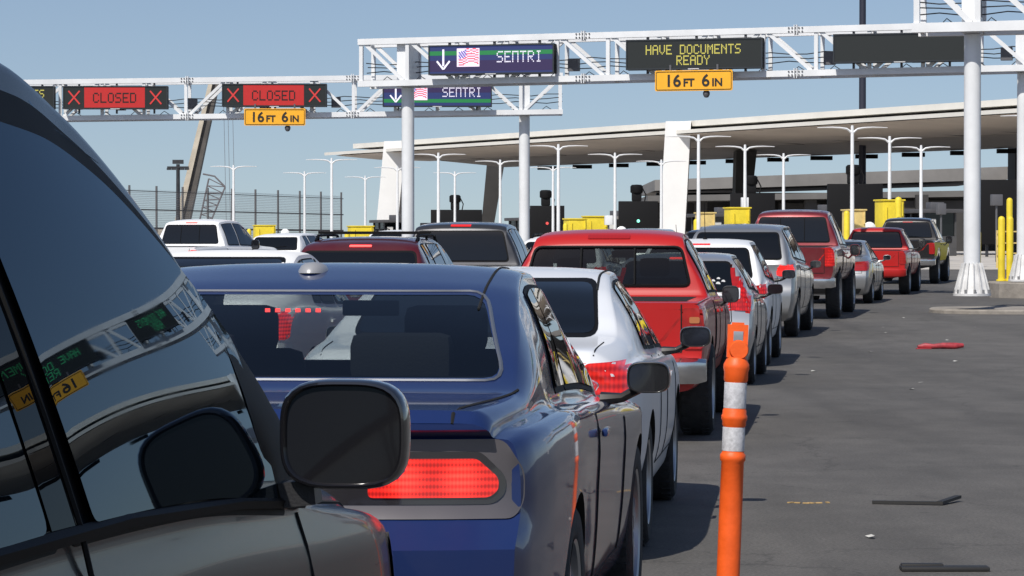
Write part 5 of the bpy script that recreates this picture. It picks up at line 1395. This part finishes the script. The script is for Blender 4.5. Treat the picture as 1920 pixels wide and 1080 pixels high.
def barrier():  # unseen barrier, added so its yellow reflects in the truck flanks
    r=empty('reflector_barrier',(19.8,99,gz(99)),math.atan2(27,8.5),'long yellow barrier added out of view to reflect in the truck sides','barrier')
    b=MB(); b.box((13,0,.9),(26,.25,1.7),bev=.05); b.build('reflector_panel',YEL,r)
    for k in range(8):
        b=MB(); b.tube([(.5+3.6*k,-.25,0),(.5+3.6*k,-.25,2.2)],.13,12); b.build('barrier_post',YEL,r)
barrier()
def rail_fence():
    r=empty('guard_rail',(20.0,115.0,gz(115)),0,'pale horizontal guard rails behind the yellow bollard pair','railing')
    for z in(.6,1.0,1.45):
        b=MB(); b.bar((-1.0,0,z),(.5,.3,z),.05,.05); b.build('rail',YELT,r)
    for x in(-.95,.45):
        b=MB(); b.box((x,.15,.75),(.08,.08,1.5)); b.build('rail_post',YELT,r)
rail_fence()
def booth(X,d,label,k):
    r=empty('inspection_booth',(X,d,gz(d)),.3,label,'booth','inspection booths under the canopy')
    dk=mat('booth_wall%d'%(k%2),[(.07,.07,.075),(.13,.12,.11)][k%2],.6,noise=.15,nscale=1)
    b=MB(); b.box((0,0,.55),(2.0,3.4,1.1)); b.build('lower_wall',dk,r)
    b=MB()
    for x in(-.95,.95):
        for y in(-1.62,0,1.62): b.box((x,y,1.75),(.10,.10,1.3))
    b.build('window_posts',dk,r)
    b=MB(); b.box((0,0,1.75),(1.84,3.2,1.28)); b.build('window',GLASS,r)
    b=MB(); b.box((0,0,2.5),(2.5,4.0,.22),bev=.04); b.build('booth_roof',GREYB if k%2 else dk,r)
    b=MB(); b.box((.2,-.6,2.8),(.8,.7,.4),bev=.03); b.build('roof_unit',GREYPL,r)
    b=MB(); b.box((-.5,-1.72,1.9),(.45,.05,.32)); b.build('notice',mat('notice_white',(.6,.6,.58),.6),r)
    b=MB(); b.tube([(1.35,-2.2,0),(1.35,-2.2,1.15)],.11,10); b.build('guard_post',YEL,r)
    b=MB(); b.tube([(-1.35,-2.2,0),(-1.35,-2.2,1.15)],.11,10); b.build('guard_post',YEL,r)
BN=['behind the yellow cabinets right of the maroon pickup','behind the dark boards above the maroon pickup','right of the right white column','behind the green-light signal board','behind the red-light signal board','above the dark grey pickup','left of the left white column','behind the black pickup at the head of the lane']
for k,(x,d) in enumerate(((23.2,164),(18.2,174),(12.9,186),(6.9,204),(1.2,214),(-4.4,226),(-9.6,232),(28.0,152))): booth(x,d,'dark glazed inspection booth '+BN[k],k)
for k,(x,d,h,w) in enumerate(((9.9,150,1.5,.5),(11.9,150,2.6,.35),(17.9,136,1.7,.6),(19.6,134,2.2,.4),(5.0,152,1.7,.4),(-5.2,176,1.5,.6),(21.8,132,2.6,.5),(13.2,146,1.6,.7))):
    r=empty('control_box',(x,d,gz(d)),.2,'slim grey control box on a pole '+['by the right white column','left of the maroon pickup cab','right of the tall yellow cabinet','beyond the tall yellow cabinet','among the yellow cabinets above the red pickup','above the dark red suv','behind the nearest gantry post','above the maroon pickup roof'][k],'control box','grey control boxes at the booths')
    b=MB(); b.tube([(0,0,0),(0,0,h)],.05,8); b.build('box_pole',GREYPL,r)
    b=MB(); b.box((0,0,h+.2),(w,.3,.5),bev=.03); b.build('box_head',[GREYPL,WSTEEL,PLASTIC][k%3],r)
# dish-like reader heads
def reader(X,d,z,label):
    root=empty('reader_head',(X,d,gz(d)),0,label,'reader','white reader heads'); g=gz(d)
    b=MB(); b.lathe([(.001,.05),(.2,.03),(.28,0),(.2,-.06),(.001,-.08)],14,(0,0,z-g),axis='y'); b.build('reader_dish',WSTEEL,root)
    b=MB(); b.tube([(0,.1,0),(0,.1,z-g-.2)],.06,8); b.build('reader_pole',WSTEEL,root)
    b=MB(); b.box((0.05,-.05,z-g-.55),(.45,.3,.35),bev=.04); b.build('reader_box',WSTEEL,root)
reader(-14.7,190,2.35,'white dish above the small white suv')
reader(5.6,150,2.25,'white reader box right of the yellow cabinets above the red pickup')
reader(15.6,128,2.3,'white reader box between tan and yellow cabinets')

# ------------------------------------------------------------------ fence, crane, floodlight
def mesh_mat():
    m=bpy.data.materials.new('wire_mesh'); m.use_nodes=True; nt=m.node_tree; p=nt.nodes['Principled BSDF']
    p.inputs['Base Color'].default_value=(.30,.29,.29,1); p.inputs['Roughness'].default_value=.6
    tc=nt.nodes.new('ShaderNodeTexCoord'); sx=nt.nodes.new('ShaderNodeSeparateXYZ'); nt.links.new(tc.outputs['Object'],sx.inputs['Vector'])
    outs=[]
    for ax in('X','Z'):
        a=nt.nodes.new('ShaderNodeMath'); a.operation='MULTIPLY'; a.inputs[1].default_value=9 if ax=='X' else 7; nt.links.new(sx.outputs[ax],a.inputs[0])
        f=nt.nodes.new('ShaderNodeMath'); f.operation='FRACT'; nt.links.new(a.outputs[0],f.inputs[0])
        c=nt.nodes.new('ShaderNodeMath'); c.operation='LESS_THAN'; c.inputs[1].default_value=.15; nt.links.new(f.outputs[0],c.inputs[0]); outs.append(c)
    mx=nt.nodes.new('ShaderNodeMath'); mx.operation='MAXIMUM'; nt.links.new(outs[0].outputs[0],mx.inputs[0]); nt.links.new(outs[1].outputs[0],mx.inputs[1])
    nt.links.new(mx.outputs[0],p.inputs['Alpha']); return m
WIRE=mesh_mat()
WIRE2=WIRE.copy(); 
for n_ in WIRE2.node_tree.nodes:
    if n_.type=='MATH' and n_.operation=='LESS_THAN': n_.inputs[1].default_value=.24
def fence():
    P0=Vector((-36,210,0)); P1=Vector((-15.6,268,0)); u=(P1-P0); L=u.length; rz=math.atan2(u.y,u.x)
    root=empty('border_fence',(P0.x,P0.y,.95),rz,'tall dark post and wire mesh fence across the left background','fence')
    n=13
    H=lambda t: 4.9+.25*t
    for i in range(n+1):
        x=L*i/n; b=MB(); b.box((x,0,H(i/n)/2+.15),(.13,.13,H(i/n)+.3)); b.build('fence_post',mat('fence_post_paint',(.10,.10,.105),.6),root)
        if i<n:
            x2=L*(i+1)/n
            b=MB(); b.quad((x+.13,.0,1.9),(x2-.13,.0,1.9),(x2-.13,0,H(i/n)),(x+.13,0,H(i/n))); b.build('mesh_panel',WIRE,root)
            b=MB(); b.quad((x+.13,.01,0),(x2-.13,.01,0),(x2-.13,.01,1.9),(x+.13,.01,1.9)); b.build('lower_mesh_panel',WIRE2,root)
    for z,w in((1.95,.14),(3.4,.10),(4.85,.06)):
        b=MB(); b.bar((0,-.2,z),(L,-.2,z),.06,w); b.build('fence_rail',mat('fence_rail',(.09,.085,.085),.6),root)
fence()
def crane():
    root=empty('crane',(-29,250,.95),0,'telescopic crane boom with folded lattice jib leaning over the fence','crane')
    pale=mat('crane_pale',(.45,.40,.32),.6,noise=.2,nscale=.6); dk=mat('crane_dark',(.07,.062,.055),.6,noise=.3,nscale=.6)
    def P(px,py,d=250): s=5500/d; return Vector(((px-960)/s+29,d-250,1.55+(460-py)/s-.95))
    def boom(name,a,b_,w,m):
        b=MB(); b.bar(a,b_,w,w*1.2,up=(0,1,0)); return b.build(name,m,root)
    a=Vector((.6,0,0)); 
    b=MB()
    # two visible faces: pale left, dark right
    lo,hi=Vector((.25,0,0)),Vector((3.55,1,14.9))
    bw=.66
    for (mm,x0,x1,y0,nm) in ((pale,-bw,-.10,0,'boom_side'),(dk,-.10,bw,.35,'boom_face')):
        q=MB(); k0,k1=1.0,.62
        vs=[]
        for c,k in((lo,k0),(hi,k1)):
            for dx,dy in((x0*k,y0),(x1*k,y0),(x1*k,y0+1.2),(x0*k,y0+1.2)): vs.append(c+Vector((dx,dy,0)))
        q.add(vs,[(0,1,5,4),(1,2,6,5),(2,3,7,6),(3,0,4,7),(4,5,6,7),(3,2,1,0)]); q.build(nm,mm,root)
    q=MB(); q.box((.1,-.2,2.6),(1.0,.4,5.0)); 
    # lattice jib
    q=MB(); A=[Vector((1.9,.6,.8)),Vector((2.5,.6,.8))]; Bq=[Vector((3.1,.6,6.3)),Vector((4.5,.6,5.6))]
    for i in(0,1): q.tube([A[i],Bq[i]],.07,6)
    q.tube([Vector((2.6,.6,6.7)),Vector((3.6,.6,6.5)),Bq[1]],.07,6)
    for k in range(9):
        t0,t1=k/9,(k+1)/9; q.tube([A[0].lerp(Bq[0],t0),A[1].lerp(Bq[1],t1)],.045,5); q.tube([A[1].lerp(Bq[1],t1),A[0].lerp(Bq[0],t1)],.045,5)
    q.build('lattice_jib',mat('jib_grey',(.14,.13,.14),.5),root)
    q=MB()
    for x in(4.6,4.95,5.35): q.tube([(x-.2,0,14.5),(x+.1,0,0)],.022,5)
    q.build('hoist_cables',mat('cable_grey',(.16,.17,.19),.5),root)
    q=MB(); q.box((.5,2,0),(7,3,1.4),bev=.1); q.box((-1.2,1.8,1.2),(1.8,2,1.6),bev=.1); q.build('carrier',pale,root)
crane()
root=empty('floodlight_mast',(-28.0,246,.95),0,'dark floodlight pole left of the crane boom','lamp post')
b=MB(); b.tube([(0,0,0),(0,0,7.4)],[.2,.15],10); b.build('pole',DSTEEL,root)
b=MB(); b.box((0,0,7.15),(1.8,.3,.14)); b.build('crossarm',DSTEEL,root)
for x in(-.75,-.35,.35,.75):
    b=MB(); b.box((x,-.1,7.0),(.34,.4,.16)); b.build('floodlight',DSTEEL,root)
b=MB(); b.box((0,0,7.6),(.9,.4,.34)); b.build('floodlight_head',DSTEEL,root)

# ------------------------------------------------------------------ delineator post
def delineator():
    root=empty('delineator_post',(.925,12.05,0),0,'orange flexible delineator post with two reflective bands','delineator')
    r=.048
    b=MB()
    prof=[(.105,0),(.105,.02),(.07,.035),(r*1.02,.05),(r,.10),(r*1.0,.44),(r*.97,.660),(r*1.10,.668),(r*1.10,.690),(r*.97,.698),(r*.94,.704),
          (r*.94,.806),(r*1.03,.812),(r*1.03,.828),(r*1.12,.836),(r*1.12,.850),(r*1.03,.858),(r*1.03,.872),(r*.94,.880),(r*.94,.990),(r*1.03,.996),(r*1.03,1.03),(r*1.12,1.045),(r*1.10,1.062),(r*.85,1.085),(r*.6,1.10),(.001,1.102)]
    b.lathe(prof,32); p=b.build('post_tube',ORANGE,root,angle=50)
    for z0,z1 in((.706,.804),(.882,.988)):
        b=MB(); b.lathe([(r*.955,z0),(r*.965,z0+.003),(r*.965,z1-.003),(r*.955,z1)],32); b.build('reflective_band',RETRO,root)
    # handle loop with a square hole, above a round boss
    b=MB(); w=.042
    b.lathe([(.001,-.030),(.036,-.030),(.040,-.024),(.040,.024),(.001,.030)],24,(.006,-.006,1.122),axis='y')
    for (x0,x1,z0,z1) in((-w,-w+.024,1.09,1.225),(w-.018,w,1.12,1.225),(-w+.024,w-.018,1.198,1.225),(-w+.024,w-.018,1.12,1.155)):
        b.box(((x0+x1)/2,0,(z0+z1)/2),(x1-x0,.034,z1-z0))
    b.box((0,0,1.228),(.05,.03,.012))
    b.build('handle_loop',ORANGE,root,angle=50)
    root.rotation_euler=(0,R(2.2),0); root.location=(.882,12.05,0)
delineator()

# ------------------------------------------------------------------ debris
def debris(name,label,cat,pts,m,group=None):
    b=MB(); b.add(*pts); o=b.build(name,m,fix=True); tag(o,label,cat,group); return o
b=MB(); b.tube([(-.33,0,.035),(-.22,.02,.045),(-.1,-.01,.035),(.05,.015,.05),(.2,0,.045),(.35,.03,.05)],[.02,.045,.038,.042,.05,.032],9)
b.box((-.25,-.05,.01),(.22,.1,.012)); b.box((.1,.1,.008),(.15,.05,.01))
o=b.build('car_debris',mat('red_debris',(.35,.035,.045),.45,noise=.35,nscale=14)); o.location=(6.35,43.5,.013); tag(o,'long broken red plastic piece lying on the open asphalt','debris')
b=MB(); b.bar((-.27,.06,.012),(.14,-.04,.014),.035,.018); b.bar((.12,-.045,.016),(.27,.22,.03),.04,.018); b.box((.02,.10,.004),(.12,.10,.005))
o=b.build('flattened_strip',mat('black_debris',(.02,.019,.018),.6)); o.location=(2.43,17.5,0); tag(o,'flat black strip lying on the asphalt','debris')
b=MB(); b.box((0,0,.012),(.42,.10,.02),bev=.006); b.box((-.1,.05,.02),(.2,.06,.02),bev=.006)
o=b.build('flattened_box',mat('black_debris',(.015,.014,.014),.6)); o.location=(2.06,13.95,0); tag(o,'dark flattened scrap at the bottom right corner','debris')
m=mat('brown_scrap',(.42,.28,.12),.7,noise=.3,nscale=20)
b=MB()
for i in range(6): b.box((-.1+.045*i+random.uniform(-.01,.01),random.uniform(-.05,.05),.004),(.04,.02,.006),M=Matrix.Rotation(random.random()*3,3,'Z'))
o=b.build('scattered_scrap',m); o.location=(1.77,17.6,0); tag(o,'small tan scraps left of the flat black strip','litter')
LT=mat('paper_litter',(.55,.54,.50),.8)
wh=['near the nearest gantry island','beyond the red debris','just short of the nearest island','left of the red debris','halfway to the gantry island','in front of the red debris','right of the silver hatchback','in front of the flat black strip','by the delineator','beside the white crossover','behind the red debris','next to the silver suv shadow']
for i,(x,d) in enumerate(((7.6,57),(8.2,52),(6.3,49.5),(5.2,42.5),(6.9,46.5),(4.6,33),(4.3,31.5),(1.9,15.5),(1.6,26),(3.7,36),(5.9,39),(6.6,52))):
    k=5; a0=random.random()*3; rr_=random.uniform(.025,.05)
    vs=[(x+rr_*random.uniform(.6,1.3)*math.cos(a0+2*math.pi*j/k),d+rr_*random.uniform(1.2,2.6)*math.sin(a0+2*math.pi*j/k),gz(d)+.006+random.random()*.012) for j in range(k)]
    b=MB(); b.add(vs,[tuple(range(k))]); o=b.build('litter',LT); tag(o,'pale scrap of litter '+wh[i],'litter','litter on the asphalt')

# ------------------------------------------------------------------ light, sky, camera
SUN_EL,SUN_AZ=R(49),R(206)   # azimuth clockwise from +Y
w=bpy.data.worlds.new('World'); sc.world=w; w.use_nodes=True; nt=w.node_tree; nt.nodes.clear()
o=nt.nodes.new('ShaderNodeOutputWorld'); bg=nt.nodes.new('ShaderNodeBackground'); sky=nt.nodes.new('ShaderNodeTexSky')
sky.sky_type='NISHITA'; sky.sun_disc=False; sky.sun_elevation=SUN_EL; sky.sun_rotation=SUN_AZ
sky.altitude=50; sky.air_density=1.0; sky.dust_density=.7; sky.ozone_density=2.0
bg.inputs['Strength'].default_value=.094
tcw=nt.nodes.new('ShaderNodeTexCoord'); va=nt.nodes.new('ShaderNodeVectorMath'); va.operation='ADD'; va.inputs[1].default_value=(0,0,.065)
vn=nt.nodes.new('ShaderNodeVectorMath'); vn.operation='NORMALIZE'
nt.links.new(tcw.outputs['Generated'],va.inputs[0]); nt.links.new(va.outputs[0],vn.inputs[0]); nt.links.new(vn.outputs[0],sky.inputs['Vector'])
tint=nt.nodes.new('ShaderNodeMix'); tint.data_type='RGBA'; tint.blend_type='MULTIPLY'; tint.inputs['Factor'].default_value=1; tint.inputs['B'].default_value=(1.02,.975,1.0,1)
nt.links.new(sky.outputs['Color'],tint.inputs['A']); nt.links.new(tint.outputs['Result'],bg.inputs['Color']); nt.links.new(bg.outputs[0],o.inputs['Surface'])
ld=bpy.data.lights.new('sun','SUN'); ld.energy=4.6; ld.angle=R(.5); ld.color=(1,.955,.88)
lo=bpy.data.objects.new('sun',ld); col.objects.link(lo)
sd=Vector((math.sin(SUN_AZ)*math.cos(SUN_EL),math.cos(SUN_AZ)*math.cos(SUN_EL),math.sin(SUN_EL)))
lo.rotation_euler=sd.to_track_quat('Z','Y').to_euler()
cam=bpy.data.cameras.new('camera'); co=bpy.data.objects.new('camera',cam); col.objects.link(co)
cam.lens=103.1; cam.sensor_width=36; cam.clip_start=.1; cam.clip_end=6000
co.location=(0,0,1.55); co.rotation_euler=(R(90-.833),0,0)
sc.camera=co
sc.view_settings.view_transform='Standard'; sc.view_settings.look='None'; sc.view_settings.exposure=0; sc.view_settings.gamma=1
sc.render.engine='CYCLES'; sc.cycles.use_denoising=True; sc.cycles.max_bounces=8; sc.cycles.transparent_max_bounces=16
